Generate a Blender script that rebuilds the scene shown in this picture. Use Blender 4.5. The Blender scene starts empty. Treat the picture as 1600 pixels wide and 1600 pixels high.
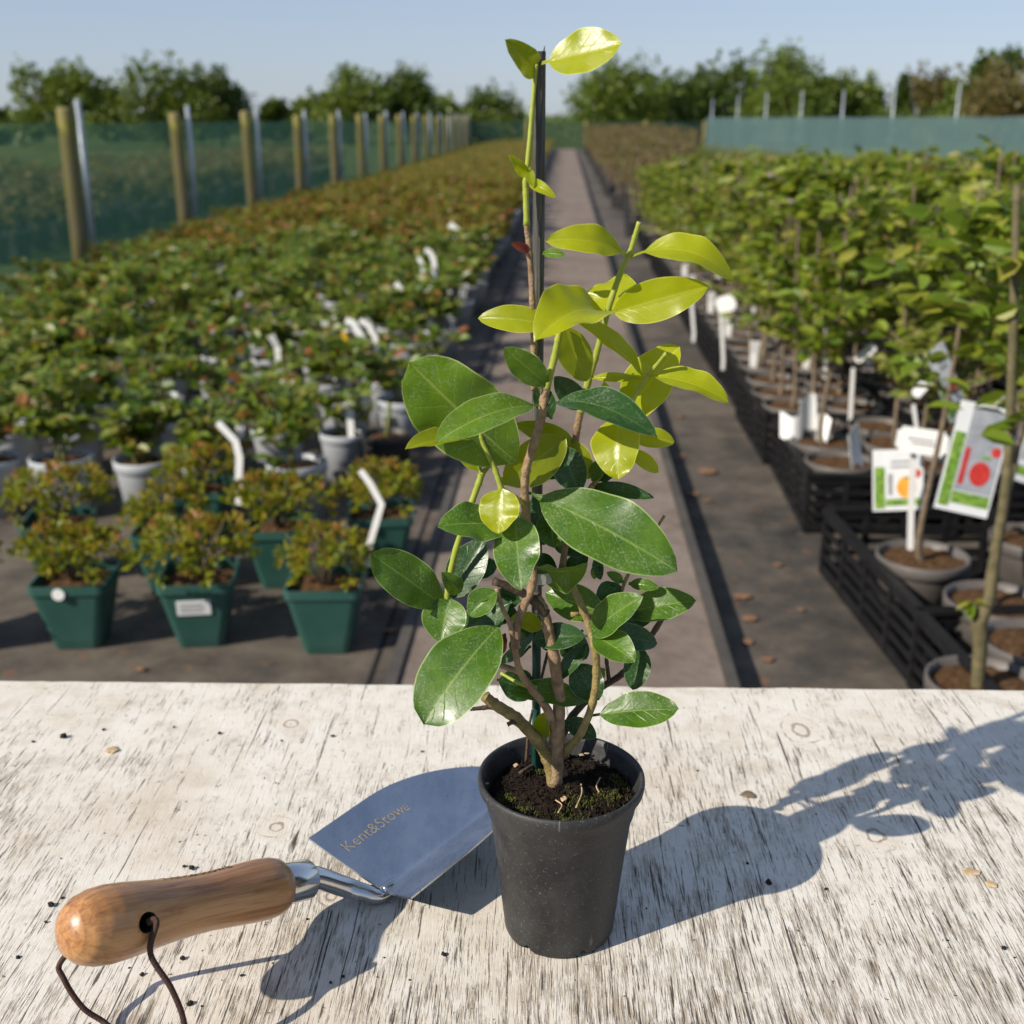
import bpy, bmesh, math, random
import numpy as np
from mathutils import Vector, Matrix, noise

S = bpy.context.scene
COL = S.collection
R = math.radians

# ------------------------------------------------------------------ camera
F = 1800.0                     # focal length in photo pixels (1600 px wide)
H = 1.05                       # eye height
PITCH = math.atan(615 / F)
YAW = math.atan(85 * math.cos(PITCH) / F)
CAM = np.array([0.0, 0.0, H])
FW = np.array([-math.sin(YAW) * math.cos(PITCH), math.cos(YAW) * math.cos(PITCH), -math.sin(PITCH)])
RT = np.array([math.cos(YAW), math.sin(YAW), 0.0])
UP = np.cross(RT, FW)
cam = bpy.data.cameras.new('camera')
cam.sensor_width = 36.0
cam.lens = 36.0 * F / 1600
cam.clip_start = 0.02
cam.clip_end = 3000
cam.dof.use_dof = True
cam.dof.focus_distance = 0.60
cam.dof.aperture_fstop = 10.5
cam_o = bpy.data.objects.new('camera', cam)
COL.objects.link(cam_o)
cam_o.location = CAM
cam_o.rotation_euler = (math.pi / 2 - PITCH, 0, YAW)
S.camera = cam_o

# ------------------------------------------------------------------ light
SUNV = np.array([0.119, 0.079, -0.0965]); SUNV /= np.linalg.norm(SUNV)
SUN_EL = math.asin(-SUNV[2]); SUN_AZ = math.atan2(-SUNV[0], -SUNV[1])
w = bpy.data.worlds.new('World'); S.world = w; w.use_nodes = True
wn = w.node_tree.nodes; wl = w.node_tree.links
bg = wn['Background']
sky = wn.new('ShaderNodeTexSky'); sky.sky_type = 'NISHITA'; sky.sun_disc = False
sky.sun_elevation = SUN_EL; sky.sun_rotation = SUN_AZ
sky.altitude = 0; sky.air_density = 1.0; sky.dust_density = 0.4; sky.ozone_density = 1.0
hs = wn.new('ShaderNodeHueSaturation'); hs.inputs['Saturation'].default_value = 0.72
tint = wn.new('ShaderNodeMix'); tint.data_type = 'RGBA'; tint.blend_type = 'MULTIPLY'; tint.inputs[0].default_value = 1.0; tint.inputs[7].default_value = (0.82, 0.935, 1.17, 1.0)
ga = wn.new('ShaderNodeGamma'); ga.inputs[1].default_value = 0.57
wl.new(sky.outputs[0], ga.inputs[0]); wl.new(ga.outputs[0], hs.inputs['Color']); wl.new(hs.outputs[0], tint.inputs[6])
wl.new(tint.outputs[2], bg.inputs[0]); bg.inputs[1].default_value = 0.15
sl = bpy.data.lights.new('sun', 'SUN'); sl.energy = 4.4; sl.angle = R(0.53); sl.color = (1.0, 0.915, 0.79)
so = bpy.data.objects.new('sun', sl); COL.objects.link(so)
so.rotation_euler = Vector(SUNV).to_track_quat('-Z', 'Y').to_euler()
S.view_settings.view_transform = 'Standard'
S.view_settings.look = 'None'
S.view_settings.exposure = 0.5
S.view_settings.gamma = 1.0
S.view_settings.use_curve_mapping = False
S.render.engine = 'CYCLES'
S.cycles.use_denoising = True
S.cycles.max_bounces = 8
S.cycles.transparent_max_bounces = 12
S.cycles.caustics_reflective = False
S.cycles.caustics_refractive = False

# ------------------------------------------------------------------ pixel -> place
def ray(x, y): return FW + RT * (x - 800) / F - UP * (y - 800) / F
def onz(x, y, z):
    d = ray(x, y); return CAM + d * ((z - H) / d[2])
def ony(x, y, Y):
    d = ray(x, y); return CAM + d * (Y / d[1])
def depth(p): return float((np.array(p) - CAM) @ FW)

# ------------------------------------------------------------------ materials
def C3(c): return (c[0], c[1], c[2], 1.0)
class NT:
    def __init__(s, name):
        s.m = bpy.data.materials.new(name); s.m.use_nodes = True
        s.t = s.m.node_tree; s.n = s.t.nodes; s.l = s.t.links
        s.p = s.n['Principled BSDF']; s.out = s.n['Material Output']
    def put(s, sock, v):
        if hasattr(v, 'is_linked'): s.l.new(v, sock)
        elif isinstance(v, tuple) and len(v) == 3 and sock.type == 'RGBA': sock.default_value = C3(v)
        else: sock.default_value = v
    def new(s, typ, ins=None, out=0, **kw):
        n = s.n.new(typ)
        for k, v in kw.items(): setattr(n, k, v)
        for k, v in (ins or {}).items(): s.put(n.inputs[k], v)
        return n.outputs[out]
    def coord(s, which='Object'): return s.new('ShaderNodeTexCoord', out=which)
    def map(s, v, scale=(1, 1, 1), loc=(0, 0, 0), rot=(0, 0, 0)):
        return s.new('ShaderNodeMapping', {'Vector': v, 'Scale': scale, 'Location': loc, 'Rotation': rot})
    def noise(s, v, scale, detail=4, rough=0.55, dist=0.0, out=0):
        return s.new('ShaderNodeTexNoise', {'Vector': v, 'Scale': scale, 'Detail': detail, 'Roughness': rough, 'Distortion': dist}, out=out)
    def ramp(s, f, stops, interp='LINEAR'):
        n = s.n.new('ShaderNodeValToRGB'); n.color_ramp.interpolation = interp
        cr = n.color_ramp
        while len(cr.elements) < len(stops): cr.elements.new(0.5)
        for e, (p, c) in zip(cr.elements, stops):
            e.position = p; e.color = C3(c) if not isinstance(c, (int, float)) else (c, c, c, 1)
        s.l.new(f, n.inputs[0]); return n.outputs[0]
    def math(s, op, a, b=0.0, c=0.0, clamp=False):
        n = s.n.new('ShaderNodeMath'); n.operation = op; n.use_clamp = clamp
        for i, v in enumerate((a, b, c)): s.put(n.inputs[i], v)
        return n.outputs[0]
    def mix(s, f, a, b, mode='MIX'):
        n = s.n.new('ShaderNodeMix'); n.data_type = 'RGBA'; n.blend_type = mode
        s.put(n.inputs[0], f); s.put(n.inputs[6], a); s.put(n.inputs[7], b)
        return n.outputs[2]
    def bump(s, h, strength=0.3, dist=0.001):
        b = s.new('ShaderNodeBump', {'Strength': strength, 'Distance': dist, 'Height': h})
        s.l.new(b, s.p.inputs['Normal']); return b
    def set(s, **kw):
        names = {'color': 'Base Color', 'rough': 'Roughness', 'metal': 'Metallic', 'spec': 'Specular IOR Level', 'coat': 'Coat Weight', 'coat_rough': 'Coat Roughness'}
        for k, v in kw.items(): s.put(s.p.inputs[names[k]], v)
        return s
    def translucent(s, col, fac):
        tr = s.n.new('ShaderNodeBsdfTranslucent'); s.put(tr.inputs[0], col)
        mx = s.n.new('ShaderNodeMixShader'); s.put(mx.inputs[0], fac)
        s.l.new(s.p.outputs[0], mx.inputs[1]); s.l.new(tr.outputs[0], mx.inputs[2])
        s.l.new(mx.outputs[0], s.out.inputs[0])

M = {}
def simple(name, a, b, scale=30, rough=0.6, spec=0.4, bump=0.0, bscale=200, **kw):
    n = NT(name); v = n.coord()
    f = n.noise(v, scale, 5)
    n.set(color=n.ramp(f, [(0.3, a), (0.7, b)]), rough=rough, spec=spec, **kw)
    if bump: n.bump(n.noise(v, bscale, 4), bump, 0.002)
    M[name] = n.m; return n

def leafy(name, stops, trans=0.42, rough=0.45, spec=0.4, tcol=None):
    n = NT(name)
    r = n.new('ShaderNodeNewGeometry', out='Random Per Island')
    c = n.ramp(r, stops)
    n.set(color=c, rough=rough, spec=spec)
    n.translucent(n.mix(0.5, c, tcol or (0.30, 0.34, 0.02)), trans)
    M[name] = n.m

leafy('rose_leaf', [(0.0, (0.055, 0.115, 0.014)), (0.3, (0.11, 0.19, 0.022)), (0.6, (0.19, 0.26, 0.035)), (0.88, (0.30, 0.32, 0.08)), (0.93, (0.30, 0.15, 0.04)), (1.0, (0.30, 0.06, 0.03))], spec=0.5, rough=0.38)
leafy('rose_leaf_red', [(0.0, (0.10, 0.13, 0.02)), (0.4, (0.20, 0.20, 0.025)), (0.7, (0.28, 0.20, 0.03)), (0.88, (0.30, 0.10, 0.04)), (1.0, (0.24, 0.05, 0.035))])
leafy('bush_leaf', [(0.0, (0.12, 0.17, 0.012)), (0.45, (0.22, 0.26, 0.015)), (0.8, (0.34, 0.31, 0.02)), (1.0, (0.40, 0.20, 0.03))], rough=0.45)
leafy('bush_tip', [(0.0, (0.16, 0.15, 0.02)), (0.5, (0.32, 0.16, 0.03)), (1.0, (0.42, 0.15, 0.05))], rough=0.45)
leafy('fruit_leaf', [(0.0, (0.09, 0.16, 0.014)), (0.4, (0.17, 0.25, 0.02)), (0.8, (0.27, 0.32, 0.03)), (1.0, (0.35, 0.31, 0.06))])
leafy('fruit_leaf_pale', [(0.0, (0.14, 0.19, 0.03)), (0.5, (0.25, 0.30, 0.05)), (0.9, (0.33, 0.33, 0.08)), (1.0, (0.36, 0.20, 0.08))])
leafy('brown_leaf', [(0.0, (0.11, 0.11, 0.03)), (0.5, (0.20, 0.17, 0.05)), (0.8, (0.22, 0.13, 0.07)), (1.0, (0.14, 0.04, 0.03))])
leafy('tree_leaf', [(0.0, (0.06, 0.105, 0.014)), (0.5, (0.11, 0.165, 0.02)), (1.0, (0.17, 0.21, 0.035))], trans=0.25)
leafy('tree_leaf_dark', [(0.0, (0.04, 0.075, 0.014)), (0.6, (0.07, 0.115, 0.02)), (1.0, (0.11, 0.145, 0.03))], trans=0.15)
leafy('tree_leaf_autumn', [(0.0, (0.10, 0.10, 0.03)), (0.5, (0.15, 0.12, 0.035)), (1.0, (0.13, 0.08, 0.04))], trans=0.2)
leafy('petal', [(0.0, (0.8, 0.55, 0.55)), (1.0, (0.85, 0.75, 0.72))], tcol=(0.8, 0.6, 0.6))
simple('bark', (0.10, 0.075, 0.05), (0.20, 0.15, 0.10), 60, 0.8, bump=0.5, bscale=150)
simple('olive_bark', (0.075, 0.066, 0.030), (0.16, 0.135, 0.068), 60, 0.8, bump=0.4, bscale=150)
simple('green_stem', (0.12, 0.15, 0.04), (0.20, 0.19, 0.07), 60, 0.6)
simple('grey_pot', (0.36, 0.385, 0.42), (0.46, 0.48, 0.51), 8, 0.45)
simple('dark_pot', (0.02, 0.02, 0.022), (0.035, 0.035, 0.035), 12, 0.45)
simple('taupe_pot', (0.085, 0.076, 0.070), (0.130, 0.116, 0.106), 14, 0.5)
simple('green_pot', (0.020, 0.078, 0.062), (0.038, 0.105, 0.086), 12, 0.42)
simple('crate_black', (0.006, 0.006, 0.007), (0.013, 0.013, 0.014), 20, 0.5, 0.28)
simple('white_plastic', (0.78, 0.78, 0.76), (0.84, 0.84, 0.82), 10, 0.4)
simple('yellow_plastic', (0.60, 0.36, 0.02), (0.66, 0.42, 0.03), 10, 0.4)
simple('print_grey', (0.25, 0.26, 0.28), (0.35, 0.36, 0.38), 10, 0.5)
simple('print_green', (0.03, 0.12, 0.012), (0.30, 0.48, 0.07), 130, 0.4)
simple('print_red', (0.45, 0.02, 0.02), (0.62, 0.06, 0.04), 60, 0.35)
simple('print_orange', (0.75, 0.25, 0.03), (0.85, 0.50, 0.06), 60, 0.35)
simple('card_white', (0.72, 0.74, 0.76), (0.80, 0.81, 0.82), 30, 0.25)
simple('card_grey', (0.28, 0.30, 0.34), (0.40, 0.42, 0.46), 40, 0.25)
simple('steel_pipe', (0.30, 0.34, 0.38), (0.40, 0.44, 0.48), 10, 0.4, metal=0.3)
simple('concrete', (0.30, 0.28, 0.26), (0.38, 0.36, 0.33), 10, 0.9)
simple('board_dark', (0.05, 0.045, 0.04), (0.09, 0.08, 0.07), 8, 0.8)
simple('bench_wood', (0.22, 0.18, 0.13), (0.32, 0.27, 0.20), 12, 0.8)
simple('chip', (0.35, 0.24, 0.13), (0.55, 0.42, 0.26), 200, 0.8)
simple('dry_leaf', (0.14, 0.07, 0.035), (0.26, 0.14, 0.08), 80, 0.8)
simple('moss', (0.04, 0.05, 0.008), (0.10, 0.11, 0.018), 300, 0.9)
simple('crumb', (0.008, 0.007, 0.006), (0.03, 0.022, 0.016), 400, 0.95)

n = NT('compost'); v = n.coord()
f = n.noise(v, 90, 8, 0.75)
n.set(color=n.ramp(f, [(0.3, (0.03, 0.017, 0.008)), (0.5, (0.11, 0.06, 0.03)), (0.68, (0.24, 0.14, 0.07)), (0.8, (0.38, 0.26, 0.15))]), rough=0.95, spec=0.1)
n.bump(f, 0.9, 0.01); M['compost'] = n.m

n = NT('dark_compost'); v = n.coord()
f = n.noise(v, 260, 8, 0.75)
n.set(color=n.ramp(f, [(0.3, (0.006, 0.004, 0.003)), (0.55, (0.022, 0.014, 0.009)), (0.75, (0.06, 0.036, 0.02))]), rough=0.9, spec=0.2)
n.bump(f, 1.0, 0.003); M['dark_compost'] = n.m

# fence post with algae on one side
n = NT('post_wood'); v = n.coord()
f = n.noise(n.map(v, (30, 30, 2)), 1.0, 6, 0.6); g = n.noise(v, 3, 3)
n.set(color=n.mix(n.ramp(g, [(0.35, 0.0), (0.65, 1.0)]), n.ramp(f, [(0.3, (0.10, 0.08, 0.045)), (0.7, (0.26, 0.21, 0.12))]), (0.20, 0.18, 0.03)), rough=0.85)
n.bump(f, 0.5, 0.01); M['post_wood'] = n.m

# netting: woven shade cloth, part see-through
def netmat(name, col, tcol, see):
    n = NT(name); v = n.coord()
    f = n.noise(n.map(v, (1.2, 1.2, 0.25)), 2.0, 4, 0.6)
    n.set(color=n.mix(f, col, tuple(c * 1.5 for c in col)), rough=0.6)
    tr = n.n.new('ShaderNodeBsdfTranslucent'); tr.inputs[0].default_value = C3(tcol)
    m1 = n.n.new('ShaderNodeMixShader'); m1.inputs[0].default_value = 0.4
    n.l.new(n.p.outputs[0], m1.inputs[1]); n.l.new(tr.outputs[0], m1.inputs[2])
    tp = n.n.new('ShaderNodeBsdfTransparent')
    m2 = n.n.new('ShaderNodeMixShader')
    n.put(m2.inputs[0], n.math('MULTIPLY_ADD', f, 0.2, see - 0.1))
    n.l.new(m1.outputs[0], m2.inputs[1]); n.l.new(tp.outputs[0], m2.inputs[2])
    n.l.new(m2.outputs[0], n.out.inputs[0]); M[name] = n.m
netmat('net_green', (0.016, 0.050, 0.040), (0.035, 0.110, 0.085), 0.50)
netmat('net_sunlit', (0.11, 0.185, 0.18), (0.12, 0.24, 0.22), 0.22)  # paler copy of the netting, sunlight on its near face put into the colour

# ground cover cloth: dusty woven sheet
n = NT('ground_cloth'); v = n.coord()
big = n.noise(v, 1.3, 5, 0.6); mid = n.noise(v, 9, 6, 0.65); fine = n.noise(v, 160, 3, 0.6)
wv = n.math('MULTIPLY', n.new('ShaderNodeTexWave', {'Vector': v, 'Scale': 60.0}, wave_type='BANDS', bands_direction='X', out=1),
            n.new('ShaderNodeTexWave', {'Vector': v, 'Scale': 60.0}, wave_type='BANDS', bands_direction='Y', out=1))
dust = n.math('ADD', n.math('MULTIPLY', big, 0.6), n.math('MULTIPLY', mid, 0.5))
c = n.ramp(dust, [(0.38, (0.024, 0.024, 0.023)), (0.50, (0.066, 0.058, 0.048)), (0.64, (0.135, 0.112, 0.088))])
# seam lines every 1.0 m
sx = n.math('ABSOLUTE', n.math('SUBTRACT', n.math('FRACT', n.math('MULTIPLY', n.new('ShaderNodeSeparateXYZ', {0: v}, out=0), 0.5)), 0.815))
c = n.mix(n.math('LESS_THAN', sx, 0.003), c, (0.012, 0.012, 0.012))
c = n.mix(n.math('MULTIPLY', wv, 0.25), c, (0.02, 0.02, 0.02))
lit = n.noise(v, 26, 2, 0.5)
c = n.mix(n.ramp(lit, [(0.66, 0.0), (0.71, 0.8)]), c, (0.17, 0.085, 0.05))
n.set(color=c, rough=0.75, spec=0.3); n.bump(n.math('ADD', mid, n.math('MULTIPLY', fine, 0.3)), 0.4, 0.01)
M['ground_cloth'] = n.m

n = NT('path_slab'); v = n.coord()
big = n.noise(v, 2.2, 5, 0.65); mid = n.noise(v, 22, 6, 0.7); fine = n.noise(v, 300, 3, 0.6)
c = n.ramp(n.math('ADD', n.math('MULTIPLY', big, 0.55), n.math('MULTIPLY', mid, 0.45)), [(0.36, (0.125, 0.096, 0.078)), (0.5, (0.20, 0.16, 0.132)), (0.66, (0.27, 0.225, 0.19))])
c = n.mix(n.ramp(n.noise(v, 40, 3), [(0.66, 0.0), (0.72, 0.5)]), c, (0.06, 0.045, 0.035))
n.set(color=c, rough=0.9, spec=0.2); n.bump(n.math('ADD', mid, fine), 0.4, 0.006)
M['path_slab'] = n.m

n = NT('grass'); v = n.coord()
f = n.math('ADD', n.math('MULTIPLY', n.noise(v, 0.05, 4), 0.5), n.math('MULTIPLY', n.noise(v, 1.2, 6, 0.7), 0.5))
n.set(color=n.ramp(f, [(0.35, (0.045, 0.075, 0.02)), (0.55, (0.085, 0.12, 0.03)), (0.7, (0.14, 0.15, 0.05))]), rough=0.9, spec=0.1)
n.bump(n.noise(v, 4, 6, 0.8), 0.8, 0.1); M['grass'] = n.m

# bench top: flaking white paint on grained ply, grain along Y, with knots
def bench_material():
    n = NT('flaking_white_paint'); v = n.coord()
    wob = n.noise(n.map(v, (6, 2.2, 1)), 1.0, 4, 0.55, out=1)
    wobv = n.new('ShaderNodeVectorMath', {0: wob, 1: (0.5, 0.5, 0.5)}, operation='SUBTRACT')
    vv = n.new('ShaderNodeVectorMath', {0: v, 1: n.new('ShaderNodeVectorMath', {0: wobv, 1: (0.018, 0.0, 0.0)}, operation='MULTIPLY')}, operation='ADD')
    rings = None; kmask = None
    for kx, ky, rx, ry in KNOTS:
        q = n.new('ShaderNodeVectorMath', {0: n.new('ShaderNodeVectorMath', {0: vv, 1: (kx, ky, 0)}, operation='SUBTRACT'), 1: (1 / rx, 1 / ry, 0)}, operation='MULTIPLY')
        d = n.new('ShaderNodeVectorMath', {0: q}, operation='LENGTH', out=1)
        d2 = n.math('ADD', d, n.math('MULTIPLY', n.noise(v, 60, 3), 0.5))
        ring = n.math('SINE', n.math('MULTIPLY', d2, 15.0))
        k = n.math('SUBTRACT', 1.0, n.math('POWER', n.math('MINIMUM', d, 1.0), 3.0))
        rk = n.math('MULTIPLY', ring, k)
        rings = rk if rings is None else n.math('ADD', rings, rk)
        kmask = k if kmask is None else n.math('MAXIMUM', kmask, k)
    keep = n.math('SUBTRACT', 1.0, n.math('MULTIPLY', kmask, 0.85))
    fine = n.noise(n.map(vv, (1250, 95, 1)), 1.0, 3, 0.6)
    med = n.noise(n.map(vv, (460, 42, 1)), 1.0, 4, 0.6)
    line = n.noise(n.map(vv, (980, 34, 1), loc=(5, 1, 0)), 1.0, 4, 0.62)
    longc = n.noise(n.map(vv, (520, 7, 1), loc=(2, 8, 0)), 1.0, 2, 0.45)
    broad = n.noise(n.map(vv, (60, 4.0, 1)), 1.0, 4, 0.6)
    patch = n.noise(n.map(v, (11, 7, 1)), 1.0, 6, 0.62)
    patch2 = n.noise(n.map(v, (60, 26, 1)), 1.0, 6, 0.72)
    sep = n.n.new('ShaderNodeSeparateXYZ'); n.l.new(v, sep.inputs[0])
    # worn more where tools get dragged, towards the worker's side of the bench
    wear = n.new('ShaderNodeMapRange', {0: sep.outputs[1], 1: 0.86, 2: 0.46, 3: -0.125, 4: 0.030})
    g = n.math('ADD', n.math('MULTIPLY', n.math('SUBTRACT', fine, 0.5), 0.55), n.math('MULTIPLY', n.math('SUBTRACT', med, 0.5), 0.50))
    g = n.math('MULTIPLY', g, keep)
    g = n.math('ADD', g, n.math('MULTIPLY', rings, 0.06))
    pt = n.math('ADD', n.math('MULTIPLY', n.math('SUBTRACT', patch, 0.5), 0.50), n.math('MULTIPLY', n.math('SUBTRACT', patch2, 0.5), 0.42))
    pt = n.math('ADD', pt, n.math('MULTIPLY', n.math('SUBTRACT', broad, 0.5), 0.16))
    tot = n.math('ADD', n.math('ADD', g, pt), wear)
    bare = n.ramp(tot, [(0.0, 0.0), (0.03, 0.22), (0.10, 0.62), (0.20, 0.95)])
    lin = n.math('MULTIPLY', n.math('SUBTRACT', line, 0.5), keep)
    crack = n.ramp(n.math('ADD', n.math('ADD', n.math('MULTIPLY', lin, 1.2), n.math('MULTIPLY', g, 0.35)), n.math('ADD', n.math('MULTIPLY', pt, 0.45), n.math('MULTIPLY', wear, 0.5))), [(0.115, 0.0), (0.185, 0.85)])
    crack = n.math('MAXIMUM', crack, n.math('MULTIPLY', n.ramp(n.math('ADD', n.math('MULTIPLY', n.math('SUBTRACT', longc, 0.5), keep), n.math('MULTIPLY', wear, .25)), [(0.165, 0.0), (0.20, 0.9)]), n.ramp(patch2, [(0.35, 0.0), (0.5, 1.0)])))
    ringl = n.ramp(n.math('MULTIPLY', rings, n.noise(v, 90, 4, .6)), [(0.30, 0.0), (0.42, 0.65)])
    paint = n.ramp(n.noise(v, 45, 8, 0.75), [(0.3, (0.52, 0.47, 0.39)), (0.5, (0.66, 0.62, 0.545)), (0.7, (0.71, 0.68, 0.62))])
    wood = n.ramp(n.noise(n.map(vv, (300, 10, 1)), 1.0, 4, 0.6), [(0.3, (0.20, 0.155, 0.11)), (0.55, (0.32, 0.26, 0.19)), (0.75, (0.43, 0.36, 0.275))])
    c = n.mix(bare, paint, wood)
    # warm and grey stains with outlines of their own
    tan = n.ramp(n.noise(n.map(v, (7, 7, 1), loc=(1, 4, 0)), 1.0, 6, 0.65), [(0.50, 0.0), (0.72, 0.45)])
    c = n.mix(tan, c, (0.46, 0.36, 0.25))
    grime = n.ramp(n.noise(n.map(v, (40, 24, 1), loc=(3, 7, 0)), 1.0, 8, 0.78), [(0.60, 0.0), (0.76, 0.8)])
    c = n.mix(grime, c, (0.14, 0.12, 0.10))
    c = n.mix(n.math('MULTIPLY', n.math('POWER', kmask, 1.5), 0.18), c, (0.55, 0.42, 0.30))
    c = n.mix(ringl, c, (0.20, 0.15, 0.11))
    c = n.mix(crack, c, (0.045, 0.034, 0.025))
    specks = n.ramp(n.noise(v, 260, 3, 0.5), [(0.70, 0.0), (0.745, 0.9)])
    c = n.mix(specks, c, (0.03, 0.025, 0.02))
    n.set(color=c, rough=0.75, spec=0.25)
    hgt = n.math('SUBTRACT', n.math('MULTIPLY', n.math('SUBTRACT', 1.0, bare), 0.35), n.math('MULTIPLY', crack, 1.0))
    hgt = n.math('ADD', hgt, n.math('MULTIPLY', fine, -0.35))
    n.bump(hgt, 0.75, 0.0011)
    M['flaking_white_paint'] = n.m

# ------------------------------------------------------------------ mesh helpers
def finish(o, parent=None, label=None, cat=None, group=None, kind=None):
    if parent is not None: o.parent = parent
    if label: o['label'] = label
    if cat: o['category'] = cat
    if group: o['group'] = group
    if kind: o['kind'] = kind
    return o
def mesh(name, V, Fc, mat, smooth=False, uv=None):
    me = bpy.data.meshes.new(name)
    me.from_pydata([tuple(map(float, p)) for p in V], [], [tuple(int(i) for i in f) for f in Fc])
    mats = mat if isinstance(mat, (list, tuple)) else [mat]
    for m in mats: me.materials.append(M[m])
    if smooth: me.polygons.foreach_set('use_smooth', [True] * len(me.polygons))
    if uv is not None:
        ul = me.uv_layers.new(name='UVMap'); li = np.empty(len(me.loops), dtype=np.int32)
        me.loops.foreach_get('vertex_index', li)
        ul.data.foreach_set('uv', np.asarray(uv, dtype=np.float32)[li].ravel())
    me.update(); return me
def ob(name, me, parent=None, loc=None, **kw):
    o = bpy.data.objects.new(name, me); COL.objects.link(o)
    if loc is not None: o.location = loc
    return finish(o, parent, **kw)
def empty(name, loc, rz=0.0, **kw):
    o = bpy.data.objects.new(name, None); COL.objects.link(o); o.empty_display_size = 0.05
    o.location = loc; o.rotation_euler = (0, 0, rz)
    return finish(o, **kw)
def clone(o, parent=None):
    c = o.copy(); COL.objects.link(c); c.parent = parent
    for ch in o.children: clone(ch, c)
    return c

class MB:
    def __init__(s): s.v = []; s.f = []; s.mi = []
    def add(s, V, Fc, mi=0):
        b = len(s.v); s.v += [tuple(p) for p in V]
        for f in Fc: s.f.append(tuple(i + b for i in f)); s.mi.append(mi)
        return s
    def box(s, a, b, mi=0, mat=None):
        x0, y0, z0 = a; x1, y1, z1 = b
        V = [(x0, y0, z0), (x1, y0, z0), (x1, y1, z0), (x0, y1, z0), (x0, y0, z1), (x1, y0, z1), (x1, y1, z1), (x0, y1, z1)]
        if mat is not None: V = [tuple(mat @ Vector(p)) for p in V]
        return s.add(V, [(0, 3, 2, 1), (4, 5, 6, 7), (0, 1, 5, 4), (1, 2, 6, 5), (2, 3, 7, 6), (3, 0, 4, 7)], mi)
    def lathe(s, prof, seg=32, mi=0, cap=False, mat=None):
        V = []; Fc = []
        for r, z in prof:
            for i in range(seg):
                a = 2 * math.pi * i / seg; V.append((r * math.cos(a), r * math.sin(a), z))
        for j in range(len(prof) - 1):
            for i in range(seg):
                k = (i + 1) % seg
                Fc.append((j * seg + i, j * seg + k, (j + 1) * seg + k, (j + 1) * seg + i))
        if cap:
            Fc.append(tuple(range(seg))[::-1]); Fc.append(tuple((len(prof) - 1) * seg + i for i in range(seg)))
        if mat is not None: V = [tuple(mat @ Vector(p)) for p in V]
        return s.add(V, Fc, mi)
    def tube(s, pts, rads, seg=8, mi=0, cap=True, flat=1.0):
        pts = [Vector(p) for p in pts]; n = len(pts)
        if isinstance(rads, (int, float)): rads = [rads] * n
        V = []; Fc = []
        t0 = (pts[1] - pts[0]).normalized()
        ref = Vector((0, 0, 1)) if abs(t0.z) < 0.9 else Vector((1, 0, 0))
        u = (ref - t0 * ref.dot(t0)).normalized()
        for i in range(n):
            t = (pts[min(i + 1, n - 1)] - pts[max(i - 1, 0)])
            t = t.normalized() if t.length > 1e-9 else t0
            u = (u - t * u.dot(t)).normalized(); wv = t.cross(u)
            for k in range(seg):
                a = 2 * math.pi * k / seg
                V.append(pts[i] + (u * math.cos(a) + wv * (math.sin(a) * flat)) * rads[i])
        for j in range(n - 1):
            for i in range(seg):
                k = (i + 1) % seg
                Fc.append((j * seg + i, j * seg + k, (j + 1) * seg + k, (j + 1) * seg + i))
        if cap:
            Fc.append(tuple(range(seg))[::-1]); Fc.append(tuple((n - 1) * seg + i for i in range(seg)))
        return s.add(V, Fc, mi)
    def mesh(s, name, mat, smooth=False):
        me = mesh(name, s.v, s.f, mat, smooth)
        if any(s.mi): me.polygons.foreach_set('material_index', s.mi)
        return me

def spline(pts, n=6):
    P = [np.array(p, float) for p in pts]
    P = [2 * P[0] - P[1]] + P + [2 * P[-1] - P[-2]]
    out = []
    for i in range(1, len(P) - 2):
        for k in range(n):
            t = k / n
            out.append(0.5 * ((2 * P[i]) + (-P[i - 1] + P[i + 1]) * t + (2 * P[i - 1] - 5 * P[i] + 4 * P[i + 1] - P[i + 2]) * t * t + (-P[i - 1] + 3 * P[i] - 3 * P[i + 1] + P[i + 2]) * t ** 3))
    out.append(P[-2]); return out

LEAF_FULL = (np.array([(0, 0, 0), (-.42, .3, .5), (0, .3, 0), (.42, .3, .5), (-.40, .68, .5), (0, .68, 0), (.40, .68, .5), (0, 1, -.25)]),
             [(0, 2, 1), (0, 3, 2), (1, 2, 5, 4), (2, 3, 6, 5), (4, 5, 7), (5, 6, 7)])
LEAF_MIN = (np.array([(0, 0, 0), (-.5, .5, .3), (0, 1, 0), (.5, .5, .3)]), [(0, 3, 2), (0, 2, 1)])
def foliage(mb, P, D, L, W, rng, tpl=LEAF_FULL, updown=0.6, mi=0, fold=0.35):
    """add leaves at P growing along D; the blades face mostly upward"""
    P = np.asarray(P, float); D = np.asarray(D, float); N = len(P)
    D = D / (np.linalg.norm(D, axis=1, keepdims=True) + 1e-9)
    up = np.tile([0, 0, 1.0], (N, 1)) * updown + rng.normal(0, 0.55, (N, 3))
    nn = up - (up * D).sum(1, keepdims=True) * D
    nn /= np.linalg.norm(nn, axis=1, keepdims=True) + 1e-9
    b = np.cross(D, nn)
    tv, tf = tpl; k = len(tv)
    V = (P[:, None, :] + tv[None, :, 0:1] * (b * W[:, None])[:, None, :] + tv[None, :, 1:2] * (D * L[:, None])[:, None, :]
         + tv[None, :, 2:3] * (nn * (W * fold)[:, None])[:, None, :]).reshape(-1, 3)
    base = len(mb.v)
    mb.v += [tuple(p) for p in V.tolist()]
    for i in range(N):
        o = base + i * k
        for f in tf: mb.f.append(tuple(j + o for j in f))
    mb.mi += [mi] * (N * len(tf))
    return mb

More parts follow.
